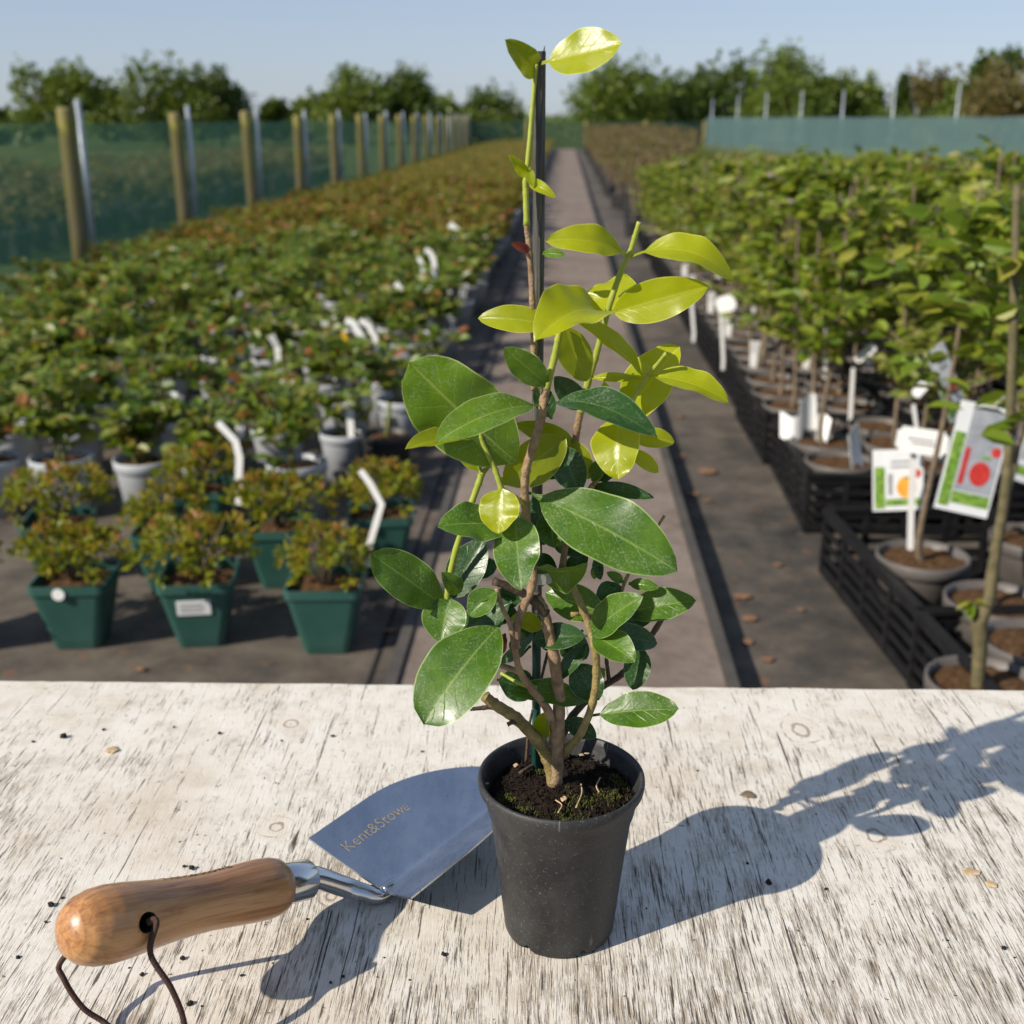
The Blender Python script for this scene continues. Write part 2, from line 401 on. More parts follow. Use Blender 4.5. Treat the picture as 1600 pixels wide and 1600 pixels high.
# ------------------------------------------------------------------ the setting
def grid_sheet(x0, x1, y0, y1, z, nx, ny, fn=None):
    V = []; Fc = []
    for j in range(ny + 1):
        for i in range(nx + 1):
            x = x0 + (x1 - x0) * i / nx; y = y0 + (y1 - y0) * j / ny
            V.append((x, y, z + (fn(x, y) if fn else 0)))
    for j in range(ny):
        for i in range(nx):
            a = j * (nx + 1) + i; Fc.append((a, a + 1, a + nx + 2, a + nx + 1))
    return V, Fc
def hill(x, y):
    r = math.hypot(x, y)
    return -0.21 + (0.0 if r < 120 else (r - 120) ** 1.0 * 0.0042 * (0.7 + 0.5 * noise.noise(Vector((x * .002, y * .002, 0)))))
ob('ground', mesh('ground', *grid_sheet(-1500, 1500, -600, 2200, 0, 60, 60, hill), 'grass', True), kind='structure')
def fall(x):
    t = max(0.0, min(1.0, (-1.9 - x) / 1.5)); return -.17 * t * t * (3 - 2 * t)
def cloth_z(x, y):
    return 0.004 + fall(x) + (-.22 * max(0.0, min(1.0, (x - 8.6) / .4)) - .22 * max(0.0, min(1.0, (y - 43.0) / .5))) + 0.003 * noise.noise(Vector((x * 2, y * 2, 3)))
ob('ground_cloth', mesh('ground_cloth', *grid_sheet(-3.9, 9.0, -2.5, 43.5, 0, 72, 184, cloth_z), 'ground_cloth', True), kind='structure')
mb = MB(); mb.box((-0.30, -2.4, 0.0), (0.315, 41.9, 0.045))
path_o = ob('path', mb.mesh('path', 'path_slab'), kind='structure')
for x0, x1 in ((-0.325, -0.302), (0.317, 0.338)):
    mb = MB(); mb.box((x0, -2.4, 0.0), (x1, 41.9, 0.052))
    ob('edging_board', mb.mesh('edging_board', 'board_dark'), path_o)

# ------------------------------------------------------------------ netting fences
def netting_fence(p0, p1, n, hgt, posts, pipes, net, label, group=None, rng=random.Random(3), pipe_h=1.2, post_h=1.15):
    p0 = Vector(p0); p1 = Vector(p1)
    root = empty('netting_fence', p0, label=label, cat='fence')
    d = (p1 - p0); t = d.normalized(); side = Vector((t.y, -t.x, 0))
    pm = []
    for k in range(3):
        mb = MB(); mb.lathe([(0.0, 0), (0.06, 0), (0.058, 0.4), (0.056, post_h - .02), (0.045, post_h), (0, post_h + 0.004)], 14)
        pm.append(mb.mesh('post', 'post_wood', True))
    mb = MB(); mb.lathe([(0.0, 0), (0.022, 0), (0.022, pipe_h), (0.0, pipe_h)], 10); pi = mb.mesh('pipe', 'steel_pipe', True)
    for i in range(n + 1):
        p = d * (i / n)
        if posts:
            o = ob('post', pm[i % 3], root, p + side * 0.075); o.rotation_euler = (rng.uniform(-.012, .012), rng.uniform(-.012, .012), rng.uniform(0, 6)); o.scale.z = rng.uniform(.985, 1.02)
        if pipes:
            o = ob('pipe', pi, root, p + side * 0.17 + t * 0.02); o.rotation_euler = (rng.uniform(-.01, .01), rng.uniform(-.01, .01), 0); o.scale.z = rng.uniform(.97, 1.03)
    for i in range(n):
        a = d * (i / n); L = d.length / n; V = []; Fc = []; nx, nz = 14, 4
        ph = rng.uniform(0, 6)
        for k in range(nz + 1):
            for j in range(nx + 1):
                u = j / nx; off = 0.02 * math.sin(u * math.pi) * math.sin(u * 9 + ph) * 1.2
                sag = -0.02 * math.sin(u * math.pi) * (k / nz) + 0.006 * math.sin(u * 23 + ph) * (k / nz)
                q = a + t * (L * u) + side * off; V.append((q.x, q.y, 0.01 + hgt * k / nz + sag))
        for k in range(nz):
            for j in range(nx):
                b = k * (nx + 1) + j; Fc.append((b, b + 1, b + nx + 2, b + nx + 1))
        ob('netting', mesh('netting', V, Fc, net, True), root)
    return root
netting_fence((-3.64, 3.55, -.18), (-3.64, 43.15, -.18), 16, 1.20, True, True, 'net_green', 'dark green shade netting fence on round wooden posts with steel pipes, beside the shrub bed', post_h=1.285, pipe_h=1.345)
netting_fence((-3.5, 43.3, -.19), (4.9, 43.3, -.19), 4, 1.15, True, False, 'net_green', 'green netting fence closing off the far end of the path')
fr = netting_fence((9.6, 13.0, -.19), (4.95, 43.2, -.19), 10, 1.27, False, True, 'net_sunlit', 'pale grey-green netting fence on thin pipes behind the young fruit trees', pipe_h=1.92)

# ------------------------------------------------------------------ horizon trees
def crown(rng, blobs, n, leaf, mb, tpl=LEAF_MIN):
    vol = np.array([b[3] * b[4] * b[5] for b in blobs]) ** 0.75; vol = vol / vol.sum()
    P = []; D = []
    for b, fr_ in zip(blobs, vol):
        k = int(n * fr_)
        d = rng.normal(0, 1, (k, 3)); d /= np.linalg.norm(d, axis=1, keepdims=True)
        r = rng.uniform(0.25, 1.0, (k, 1)) ** 0.5 * (1 + 0.22 * np.sin(d[:, :1] * 7 + b[0] * 5) * np.sin(d[:, 1:2] * 6 + b[1]) + rng.exponential(0.05, (k, 1)))
        P.append(np.array(b[:3]) + d * r * np.array(b[3:])); D.append(d + rng.normal(0, .6, (k, 3)))
    P = np.concatenate(P); D = np.concatenate(D); N = len(P)
    L = rng.uniform(.6, 1.4, N) * leaf
    foliage(mb, P, D, L, L * rng.uniform(.5, .8, N), rng, tpl)
def field_tree(name, px, py_top, width_px, dist, seed, mat, label, group, style='round'):
    rng = np.random.default_rng(seed)
    base = ony(px, 185, dist); base[2] = hill(base[0], base[1])
    top = ony(px, py_top, dist)[2]; ht = top - base[2]; wd = width_px / F * dist * 0.5
    root = empty(name, base, label=label, cat='tree', group=group)
    mb = MB()
    lean = rng.uniform(-.1, .1)
    mb.tube([(0, 0, -0.1), (lean * .3, 0, ht * .3), (lean, 0, ht * .75)], [ht * .028, ht * .022, ht * .008], 8)
    blobs = []
    if style == 'cone':
        for k in range(6): blobs.append((0, 0, ht * (.2 + .13 * k), wd * (1 - k * .15), wd * (1 - k * .15), ht * .14))
    else:
        nb = 11
        for k in range(nb):
            a = rng.uniform(0, 6.28); q = rng.uniform(.1, 1); z = rng.uniform(.28, .82)
            rr = wd * rng.uniform(.32, .56)
            x = math.cos(a) * wd * q * (1.05 - .55 * z) * 1.0; y = math.sin(a) * wd * q * .7
            blobs.append((x, y, ht * z, rr, rr, rr * rng.uniform(.6, 1.0)))
            mb.tube([(lean * .3, 0, ht * .22), (x * .5, y * .5, ht * (z * .5 + .15)), (x, y, ht * z)], [ht * .014, ht * .009, ht * .003], 5)
            if z > .55:   # loose shoots above the crown
                for q2 in range(3):
                    blobs.append((x + rng.normal(0, rr * .5), y, ht * z + rr * rng.uniform(.6, 1.1), rr * .18, rr * .18, rr * .45))
    ob('trunk', mb.mesh('trunk', 'bark', True), root)
    mc = MB(); crown(rng, blobs, 5200, 0.0030 * dist + .06, mc)
    o = ob('crown', mc.mesh('crown', mat), root, kind='stuff')
    return root
TG = 'field trees beyond the fences'
for a in [
    ('hedge_tree', 92, 112, 125, 52, 1, 'tree_leaf', 'small round tree behind the netting fence, single narrow crown with a spiky top'),
    ('hedge_tree', 262, 108, 150, 56, 2, 'tree_leaf', 'rounded tree behind the fence with the tallest dome of its pair'),
    ('hedge_tree', 345, 118, 130, 58, 3, 'tree_leaf_dark', 'darker tree merged against the side of a rounded dome-shaped one'),
    ('hedge_tree', 425, 165, 60, 62, 4, 'tree_leaf_dark', 'low dark shrub-like tree in the gap between two larger hedge trees'),
    ('hedge_tree', 545, 118, 110, 60, 5, 'tree_leaf', 'loose feathery tree with thin shoots standing next to a denser round one'),
    ('hedge_tree', 640, 114, 115, 63, 6, 'tree_leaf_dark', 'dense round dark green tree next to a loose feathery one'),
    ('hedge_tree', 760, 155, 110, 70, 7, 'tree_leaf_dark', 'low wide sloping tree near the far end of the path'),
    ('hedge_tree', 955, 108, 160, 58, 8, 'tree_leaf', 'wide twiggy tree rising just behind the far end fence of the path'),
    ('hedge_tree', 1108, 112, 130, 60, 9, 'tree_leaf_dark', 'dark bushy tree above the pale netting fence with open twigs at its top'),
    ('hedge_tree', 1235, 92, 150, 57, 10, 'tree_leaf', 'tallest broad leafy tree above the pale netting fence'),
    ('hedge_tree', 1345, 135, 110, 66, 11, 'tree_leaf', 'low green tree beside a small pointed conifer'),
    ('hedge_tree', 1462, 125, 120, 75, 12, 'tree_leaf_autumn', 'olive brown low tree between the pointed conifer and the tall dark tree'),
    ('hedge_tree', 1575, 120, 150, 60, 14, 'tree_leaf_autumn', 'broad yellow-green tree in front of a tall dark one'),
    ('hedge_tree', 1560, 68, 75, 78, 15, 'tree_leaf_dark', 'tall dark upright tree standing behind a broad yellow-green one'),
    ('hedge_tree', -15, 170, 70, 60, 16, 'tree_leaf_dark', 'low dark hedge tree at the open end of the tree line'),
    ('hedge_tree', 178, 142, 90, 66, 18, 'tree_leaf', 'low leafy tree filling the gap before the rounded dome-shaped tree'),
    ('hedge_tree', 480, 160, 70, 70, 19, 'tree_leaf', 'very low pale green tree just before the loose feathery tree'),
    ('hedge_tree', 700, 158, 80, 68, 20, 'tree_leaf', 'low light green tree beside the dense round dark tree'),
    ('hedge_tree', 1035, 135, 110, 64, 21, 'tree_leaf', 'middling light green tree between the wide twiggy tree and a dark bushy one'),
    ('hedge_tree', 1172, 142, 90, 66, 22, 'tree_leaf', 'light green tree tucked against the tallest broad leafy tree'),
    ('hedge_tree', 1300, 118, 90, 62, 23, 'tree_leaf', 'upright green tree directly beside the tallest broad leafy tree'),
    ('hedge_tree', 1510, 132, 90, 68, 24, 'tree_leaf', 'green tree between the olive brown tree and the broad yellow-green one'),
    ('hedge_tree', 1680, 110, 170, 60, 17, 'tree_leaf', 'broad green tree continuing the tree line past the tall dark tree'),
]:
    field_tree(a[0], a[1], a[2], a[3], a[4], a[5], a[6], a[7], TG)
field_tree('conifer', 1406, 116, 30, 72, 13, 'tree_leaf_dark', 'small pointed dark conifer between lower field trees', TG, 'cone')
# low hedge running under those trees
rng = np.random.default_rng(77); mb = MB(); bl = []
for x in np.arange(-46, 52, 1.5):
    bl.append((x, 66 + rng.uniform(-3, 3), rng.uniform(.4, .9), 1.3, 1.0, rng.uniform(.5, 1.0)))
crown(rng, bl, 16000, 0.2, mb)
ob('hedge', mb.mesh('hedge', ['tree_leaf']), kind='stuff', label='low field hedge running along behind both fences', cat='hedge')

# ------------------------------------------------------------------ pots and plants for the beds
def pot_mesh(name, r, h, mat, taper=0.76):
    mb = MB()
    mb.lathe([(0.0, 0.002), (r * taper, 0.0), (r * .93, h * .82), (r * .94, h * .83), (r * .99, h * .84), (r, h * .99), (r * .985, h), (r * .94, h), (r * .92, h * .85), (r * .9, h * .8), (0.0, h * .8)], 28)
    return mb.mesh(name, mat, True)
def square_pot_mesh(name, w, h, mat):
    mb = MB(); V = []; Fc = []; ring = []
    def sq(s, z, c):
        pts = []
        for sx, sy in ((1, 1), (-1, 1), (-1, -1), (1, -1)):
            for k in range(4):
                a0 = math.atan2(sy, sx) - math.pi / 4 + math.pi / 2 * k / 3
                pts.append((sx * (s - c) + c * math.cos(a0), sy * (s - c) + c * math.sin(a0), z))
        return pts
    prof = [(0.30 * w, 0.0, .012), (0.335 * w, 0.02, .016), (.47 * w, h * .86, .014), (.475 * w, h * .865, .014), (.497 * w, h * .875, .014), (.5 * w, h, .014), (.47 * w, h, .012), (.455 * w, h * .8, .012)]
    for s_, z, c in prof: V += sq(s_, z, c)
    k = 16
    for j in range(len(prof) - 1):
        for i in range(k):
            q = (i + 1) % k; Fc.append((j * k + i, j * k + q, (j + 1) * k + q, (j + 1) * k + i))
    Fc.append(tuple(range(k))[::-1]); mb.add(V, Fc)
    # foot notches: little dark drainage mouths
    return mb.mesh(name, mat, False)
def soil_mesh(name, r, z, rng, mat='compost', square=False):
    V = []; Fc = []; n = 12
    g, gf = grid_sheet(-r, r, -r, r, 0, n, n)
    for x, y, _ in g:
        if not square:
            m = max(abs(x), abs(y)); q = math.hypot(x, y)
            if q > 1e-6: x, y = x * m / q, y * m / q
        V.append((x, y, z + float(rng.normal(0, .0022)) + .004 * (1 - (x * x + y * y) / r / r)))
    return mesh(name, V, gf, mat, True)

POT_GREY = pot_mesh('pot', .082, .165, 'grey_pot'); POT_TAUPE = pot_mesh('pot', .096, .165, 'taupe_pot'); POT_DARK = pot_mesh('pot', .074, .17, 'dark_pot', .86)
POT_GREEN = square_pot_mesh('pot', .155, .15, 'green_pot')
_r = np.random.default_rng(5)
SOIL_GREY = soil_mesh('compost', .0745, .147, _r); SOIL_TAUPE = soil_mesh('compost', .087, .150, _r); SOIL_DARK = soil_mesh('compost', .067, .152, _r)
SOIL_GREEN = soil_mesh('compost', .069, .130, _r, square=True)

def rose_meshes(seed, leafmat, zs, ht, dense=1.0, tpl=LEAF_FULL, spread=.12):
    rng = np.random.default_rng(seed); st = MB(); fo = MB(); P = []; D = []
    for k in range(rng.integers(4, 7)):
        a = rng.uniform(0, 6.28); tilt = rng.uniform(.2, 1) * spread
        x0, y0 = rng.normal(0, .012, 2); hh = ht * rng.uniform(.65, 1.0)
        pts = [(x0, y0, zs - .01), (x0 + math.cos(a) * tilt * .5, y0 + math.sin(a) * tilt * .5, zs + hh * .5), (x0 + math.cos(a) * tilt, y0 + math.sin(a) * tilt, zs + hh)]
        sp = spline(pts, 4); st.tube(sp, list(np.linspace(.0045, .0016, len(sp))), 6)
        for j in range(int(7 * dense)):
            t = rng.uniform(.35, 1.0); q = sp[int(t * (len(sp) - 1))]
            b = rng.uniform(0, 6.28); dd = np.array([math.cos(b), math.sin(b), rng.uniform(0, .6)])
            ln = rng.uniform(.03, .07); st.tube([q, q + dd * ln], [.0012, .0007], 4)
            for s_ in (.4, .7, 1.0):
                for sg in (-1, 1):
                    if s_ == 1.0 and sg == 1: dv = dd
                    else:
                        pr = np.cross(dd, [0, 0, 1]); dv = dd * .5 + pr * sg
                    P.append(q + dd * ln * s_); D.append(dv + rng.normal(0, .25, 3))
    P = np.array(P); N = len(P); L = rng.uniform(.032, .062, N)
    foliage(fo, P, D, L, L * .62, rng, tpl)
    return st.mesh('stems', 'green_stem', True), fo.mesh('foliage', leafmat)
def bush_meshes(seed, zs, r, ht):
    rng = np.random.default_rng(seed); st = MB(); fo = MB()
    for k in range(9):
        a = rng.uniform(0, 6.28); q = rng.uniform(.2, .8)
        st.tube([(0, 0, zs - .01), (math.cos(a) * r * q * .4, math.sin(a) * r * q * .4, zs + ht * .35), (math.cos(a) * r * q, math.sin(a) * r * q, zs + ht * rng.uniform(.6, .9))], [.004, .003, .001], 6)
    # clustered shoots
    nc = 60; P = []; D = []; tip = []
    for k in range(nc):
        d = rng.normal(0, 1, 3); d /= np.linalg.norm(d); d[2] = abs(d[2]) * 1.0 - .25
        c = np.array([0, 0, zs + ht * .45]) + d * np.array([r, r, ht * .55]) * rng.uniform(.55, 1.05)
        for j in range(13):
            e = rng.normal(0, 1, 3); e /= np.linalg.norm(e)
            P.append(c + e * .010 * rng.uniform(.2, 1)); D.append(e + d * .7 + np.array([0, 0, .3])); tip.append(c[2] + e[2] * .01)
    P = np.array(P); D = np.array(D); tip = np.array(tip) + rng.normal(0, .02, len(P))
    L = rng.uniform(.013, .024, len(P)); top = tip > zs + ht * .78
    foliage(fo, P[~top], D[~top], L[~top], L[~top] * .55, rng, LEAF_FULL)
    foliage(fo, P[top], D[top], L[top], L[top] * .5, rng, LEAF_FULL, mi=1)
    return st.mesh('stems', 'bark', True), fo.mesh('foliage', ['bush_leaf', 'bush_tip'])
def fruit_meshes(seed, leafmat, zs, ht, tpl=LEAF_FULL, dense=1.0, flowers=0, tmin=.50, zmin=0.0):
    rng = np.random.default_rng(seed); st = MB(); fo = MB(); P = []; D = []
    bx, by = rng.normal(0, .025, 2)
    tr = spline([(0, 0, zs - .01), (rng.normal(0, .008), rng.normal(0, .008), zs + .06), (bx * .5, by * .5, zs + ht * .45), (bx, by, zs + ht * .95)], 5)
    st.tube(tr, [.0085, .0095, .0098, .0085] + list(np.linspace(.0078, .0025, len(tr) - 4)), 8)
    for k in range(int(15 * dense)):
        t = rng.uniform(tmin, 1.0); q = tr[int(t * (len(tr) - 1))]
        a = rng.uniform(0, 6.28); ln = rng.uniform(.07, .24) * (1.2 - .5 * t)
        dd = np.array([math.cos(a), math.sin(a), rng.uniform(.1, .9)]); dd /= np.linalg.norm(dd)
        st.tube([q, q + dd * ln * .5, q + dd * ln + np.array([0, 0, .01])], [.003, .0022, .0012], 5)
        for j in range(int(17 * dense)):
            s_ = rng.uniform(.2, 1.05); b = rng.uniform(0, 6.28)
            e = np.array([math.cos(b), math.sin(b), rng.uniform(-.5, .5)])
            P.append(q + dd * ln * s_ + e * .008); D.append(e + dd * .4 + np.array([0, 0, -.15]))
    P = np.array(P); D = np.array(D); P[:, 2] = np.minimum(P[:, 2], zs + ht * 1.03 + rng.normal(0, .035, len(P))); D = D[P[:, 2] > zmin]; P = P[P[:, 2] > zmin]; N = len(P); L = rng.uniform(.034, .064, N)
    foliage(fo, P, D, L, L * .55, rng, tpl)
    if flowers:
        Q = P[rng.integers(0, N, flowers)]
        for q in Q:
            e = rng.normal(0, 1, (5, 3)); l5 = np.full(5, .017); foliage(fo, np.tile(q, (5, 1)), e, l5, l5 * .9, rng, LEAF_MIN, mi=1)
    return st.mesh('trunk', 'bark', True), fo.mesh('foliage', [leafmat, 'petal'])

def proto(name, pot, soil, st, fo, stname, label, cat, group):
    r = empty(name, (0, 0, -50), label=label, cat=cat, group=group)
    ob('pot', pot, r); ob('compost', soil, r)
    if st is not None: ob(stname, st, r)
    if fo is not None: ob('foliage', fo, r, kind='stuff')
    return r
def drop(o):
    for ch in list(o.children): bpy.data.objects.remove(ch)
    bpy.data.objects.remove(o)

rg = random.Random(11)
# --- rose bed between the fence and the path
ROSE_L = 'leafy young rose bush in a pale grey round pot in the crowded bed'
RED_L = 'bronze-tinted young shrub in a pale grey round pot further along the crowded bed'
ROSE = [proto('potted_rose', POT_GREY, SOIL_GREY, *rose_meshes(20 + k, 'rose_leaf', .15, .19 + .02 * k, 1.0 + .25 * (k % 3)), 'stems', ROSE_L, 'rose bush', 'rose bushes in grey pots') for k in range(5)]
REDS = [proto('potted_shrub', POT_GREY, SOIL_GREY, *rose_meshes(40 + k, 'rose_leaf_red', .15, .22 + .015 * k, 1.7), 'stems', RED_L, 'shrub', 'bronze shrubs in grey pots') for k in range(4)]
SPARSE = [proto('potted_rose', POT_GREY, SOIL_GREY, *rose_meshes(30 + k, 'rose_leaf', .15, .15 + .02 * k, .45), 'stems', 'sparse cut-back rose bush in a pale grey round pot with bare stems', 'rose bush', 'cut-back rose bushes in grey pots') for k in range(3)]
rose_spots = []
tree_spots = []
def place(protos, x, y, z=0.0, rz=None, sc=1.0, label=None):
    p = rg.choice(protos)
    o = clone(p); o.location = (x, y, z + fall(x) * .96); o.rotation_euler = (rg.uniform(-.02, .02), rg.uniform(-.02, .02), rg.uniform(0, 6.28) if rz is None else rz)
    o.scale = (sc, sc, sc)
    if label: o['label'] = label; o.pop('group', None)
    return o
far_left = []
cnt_rose = cnt_red = 0
y = 2.98; row = 0
while y < 41.3:
    step = .36 if y < 6.3 else (.27 if y < 12 else .30)
    x = -.53 - (.11 if row % 2 else 0)
    lim = -3.1
    while x > lim:
        xx = x + rg.uniform(-.02, .02); yy = y + rg.uniform(-.02, .02)
        if not (y < 3.45 and x > -.62):
            inview = xx > -0.50 * yy - .15
            if inview:
                red = yy + rg.uniform(-1.2, 1.2) > 7.6
                if not red and cnt_rose < 290:
                    sparse = 3.2 < yy < 5.0 and xx > -1.35 and rg.random() < .75
                    place(SPARSE if sparse else ROSE, xx, yy, sc=rg.uniform(.92, 1.08)); cnt_rose += 1; rose_spots.append((xx, yy))
                elif red and cnt_red < 280: place(REDS, xx, yy, sc=rg.uniform(.92, 1.1)); cnt_red += 1
                else: far_left.append((xx, yy))
        x -= .205 if y < 6.3 else .225
    y += step; row += 1
def stuff_mesh(name, pts, gens, mats, label, cat, scale_fn=lambda x, y: 1.0):
    """far plants nobody could pick apart: one object, real leaves and pots"""
    mb = MB()
    src = []
    for st, fo, pm in gens:
        vs = []; fs = []; mi = []
        for me, m in ((st, 0), (fo, 1), (pm, 2)):
            b = len(vs); vs += [tuple(v.co) for v in me.vertices]
            for p in me.polygons:
                fs.append(tuple(i + b for i in p.vertices)); mi.append(m if m != 1 else (1 if p.material_index == 0 else 3))
        src.append((np.array(vs), fs, mi))
    for x, y in pts:
        V, fs, mi = src[rg.randrange(len(src))]
        a = rg.uniform(0, 6.28); s_ = scale_fn(x, y); ca, sa = math.cos(a) * s_, math.sin(a) * s_
        b = len(mb.v)
        W = np.stack([V[:, 0] * ca - V[:, 1] * sa + x, V[:, 0] * sa + V[:, 1] * ca + y, V[:, 2] * s_ + (fall(x) if x > -3.6 else -.2)], 1)
        mb.v += W.tolist(); mb.f += [tuple(i + b for i in f) for f in fs]; mb.mi += mi
    o = ob(name, mb.mesh(name, mats), kind='stuff', label=label, cat=cat)
    return o
def tiny_pot(r, h):
    mb = MB(); mb.lathe([(r * .78, 0), (r, h), (0, h * .95)], 8); return mb.mesh('pot', 'grey_pot', True)
TP = tiny_pot(.082, .165)
gens = []
for k in range(4):
    a, b = rose_meshes(60 + k, 'rose_leaf_red', .15, .25, .95, LEAF_MIN); gens.append((a, b, TP))
stuff_mesh('shrub_bed', far_left, gens, ['green_stem', 'rose_leaf_red', 'grey_pot', 'petal'], 'far stretch of the bronze shrub bed running to the end fence', 'shrubs')

# --- small bushes in square green pots at the front of that bed
BUSH = [proto('potted_bush', POT_GREEN, SOIL_GREEN, *bush_meshes(80 + k, .13, .108 + .012 * (k % 3), .145 + .015 * (k % 2)), 'stems', 'x', 'bush', None) for k in range(4)]
for o in BUSH: o.pop('group', None)
GP = [
    (-1.265, 2.14, .12, 1, 1.0, 'bush in a green square pot on the open side of the round-tag pot'),
    (-1.005, 2.18, .10, 0, 1.0, 'orange-tipped bush in the green square pot with a round white tag on it'),
    (-.752, 2.20, .16, 2, 1.05, 'bush in the green square pot with a rectangular white sticker'),
    (-.480, 2.18, .06, 3, .92, 'sparse bush in the front green square pot with no sticker, next to the path'),
    (-1.19, 2.53, .2, 2, 1.08, 'wide dense bush in a green square pot behind the pot with the round tag'),
    (-.905, 2.48, .1, 1, .85, 'small bush in a green square pot wedged between the sticker pot and the round-tag pot'),
    (-.655, 2.52, .1, 0, 1.1, 'taller orange-tipped bush in a green square pot behind the sticker pot'),
    (-.435, 2.62, .15, 3, 1.0, 'thin bush in a green square pot with a bent white plant label'),
    (-.93, 2.80, .05, 2, .9, 'small tufted bush in a green square pot in front of the grey rose pots'),
]
for x, y, rz, k, s_, lab in GP:
    o = clone(BUSH[k]); o.location = (x, y, 0.006); o.rotation_euler = (0, 0, rz); o.scale = (s_,) * 3 if k == 99 else (1, 1, 1); o['label'] = lab
    for ch in o.children:
        if ch.name.startswith(('foliage', 'stems')): ch.scale = (s_, s_, 1 + (s_ - 1) * .4)
    if 'round white tag on' in lab:
        mb = MB(); mb.lathe([(0, 0), (.0125, 0), (.0125, .002), (0, .002)], 20, mat=Matrix.Translation((-.012, -.0795, .136)) @ Matrix.Rotation(R(90), 4, 'X'))
        ob('round_tag', mb.mesh('round_tag', 'white_plastic'), o)
    if 'rectangular white sticker' in lab:
        th = math.atan2((.47 - .335) * .155, .11)
        mt = Matrix.Translation((-.005, -.0683, .098)) @ Matrix.Rotation(th, 4, 'X')
        mb = MB(); mb.box((-.034, -.0012, -.017), (.034, .0004, .017), mat=mt); st_ = ob('sticker', mb.mesh('sticker', 'white_plastic'), o)
        for q in range(3):
            mb = MB(); mb.box((-.026, -.0018, -.009 + q * .008), (.018 + .004 * (q % 2), -.0013, -.006 + q * .008), mat=mt); ob('print_line', mb.mesh('print_line', 'print_grey'), st_)
# black pot with a cut-back stem beside the path
r = empty('potted_stump', (-.515, 3.26, .006), label='black round pot with a single cut-back green stem beside the path', cat='pot plant')
ob('pot', POT_DARK, r); ob('compost', SOIL_DARK, r)
mb = MB(); mb.tube([(0, 0, .14), (.006, 0, .2), (.012, .004, .26)], [.009, .0075, .006], 8); mb.tube([(.004, 0, .18), (.03, .01, .215)], [.005, .004], 6)
ob('stem', mb.mesh('stem', 'green_stem', True), r)

# ------------------------------------------------------------------ crates of young fruit trees on the other side
def crate_meshes(Lx=.40, Ly=.60, h=.165):
    parts = {}
    mb = MB()
    mb.box((-Lx / 2, -Ly / 2, .004), (Lx / 2, Ly / 2, .010))
    parts['base'] = mb.mesh('base', 'crate_black')
    for nm, L, ax in (('side_panel', Ly, 'y'), ('end_panel', Lx, 'x')):
        mb = MB(); t = .007
        hl = L / 2
        for z0, z1 in ((.004, .030), (.048, .060), (.078, .090), (.108, .120), (.140, h)):
            mb.box((-hl, -t / 2, z0), (hl, t / 2, z1))
        k = 4
        for i in range(k + 1):
            x = -hl + (L - .014) * i / k
            mb.box((x, -t / 2 - .002, .006), (x + .014, t / 2 + .002, h - .004))
        mb.box((-hl - .003, -t / 2 - .008, h - .008), (hl + .003, t / 2 + .004, h + .002))
        parts[nm] = mb.mesh(nm, 'crate_black')
    return parts
CR = crate_meshes()
def crate(x, y, rz, label, group=None):
    r = empty('crate', (x, y, .006), rz, label=label, cat='crate', group=group)
    ob('base', CR['base'], r)
    for sx in (-1, 1):
        o = ob('side_panel', CR['side_panel'], r, (sx * .1965, 0, 0)); o.rotation_euler = (0, 0, R(90) * -sx)
        o = ob('end_panel', CR['end_panel'], r, (0, sx * .2965, 0)); o.rotation_euler = (0, 0, 0 if sx < 0 else R(180))
    return r
TR_L = 'young fruit tree in a taupe pot standing in a slatted black crate'
FRUIT = [proto('potted_fruit_tree', POT_TAUPE, SOIL_TAUPE, *fruit_meshes(100 + k, 'fruit_leaf' if k % 3 else 'fruit_leaf_pale', .155, .78, flowers=2 if k % 2 else 0), 'trunk', TR_L if k % 2 == 0 else 'young fruit tree with pale pink blossom in a taupe pot in a black crate', 'fruit tree', 'young fruit trees in crates' if k % 2 == 0 else 'young fruit trees in blossom') for k in range(6)]
FR_LOW = [proto('potted_fruit_tree', POT_TAUPE, SOIL_TAUPE, *fruit_meshes(120 + k, 'fruit_leaf' if k % 2 else 'fruit_leaf_pale', .155, .56, flowers=1), 'trunk', 'low fruit bush in a taupe pot in the crate bed short of the pale fence', 'fruit bush', 'low fruit bushes in pots') for k in range(4)]
CRG = 'black crates of fruit trees'
NEAR = [(.853, 2.345, .087, 'black slatted crate holding taupe pots with hanging picture tags'),
        (.900, 1.755, .087, 'black slatted crate half hidden behind the white bench'),
        (.850, 3.21, -.02, 'black slatted crate filled with brown compost pots, second along the path edge')]
for x, y, rz, lab in NEAR: crate(x, y, rz, lab)
crates = [(.853, 2.345, .087), (.850, 3.21, -.02)]
tall_pts = []
yy = 2.33; rown = 0
rows_y = [2.33, 3.21] + [3.21 + .64 * k for k in range(1, 12)]
for ri, yv in enumerate(rows_y):
    for c in range(0, 9):
        xv = .845 + .43 * c + rg.uniform(-.015, .015)
        if c == 0 and ri < 2: continue
        if ri == 0: xv += .03
        if xv - .25 > .405 * yv + .25: continue
        if yv > 9 and c > 6: continue
        crate(xv, yv + rg.uniform(-.02, .02), rg.uniform(-.03, .03), 'slatted black plastic crate of taupe pots in the fruit tree bed', CRG)
        crates.append((xv, yv, 0))
def hmax(x, y): return 1.05 - .029 * y
ntree = 0
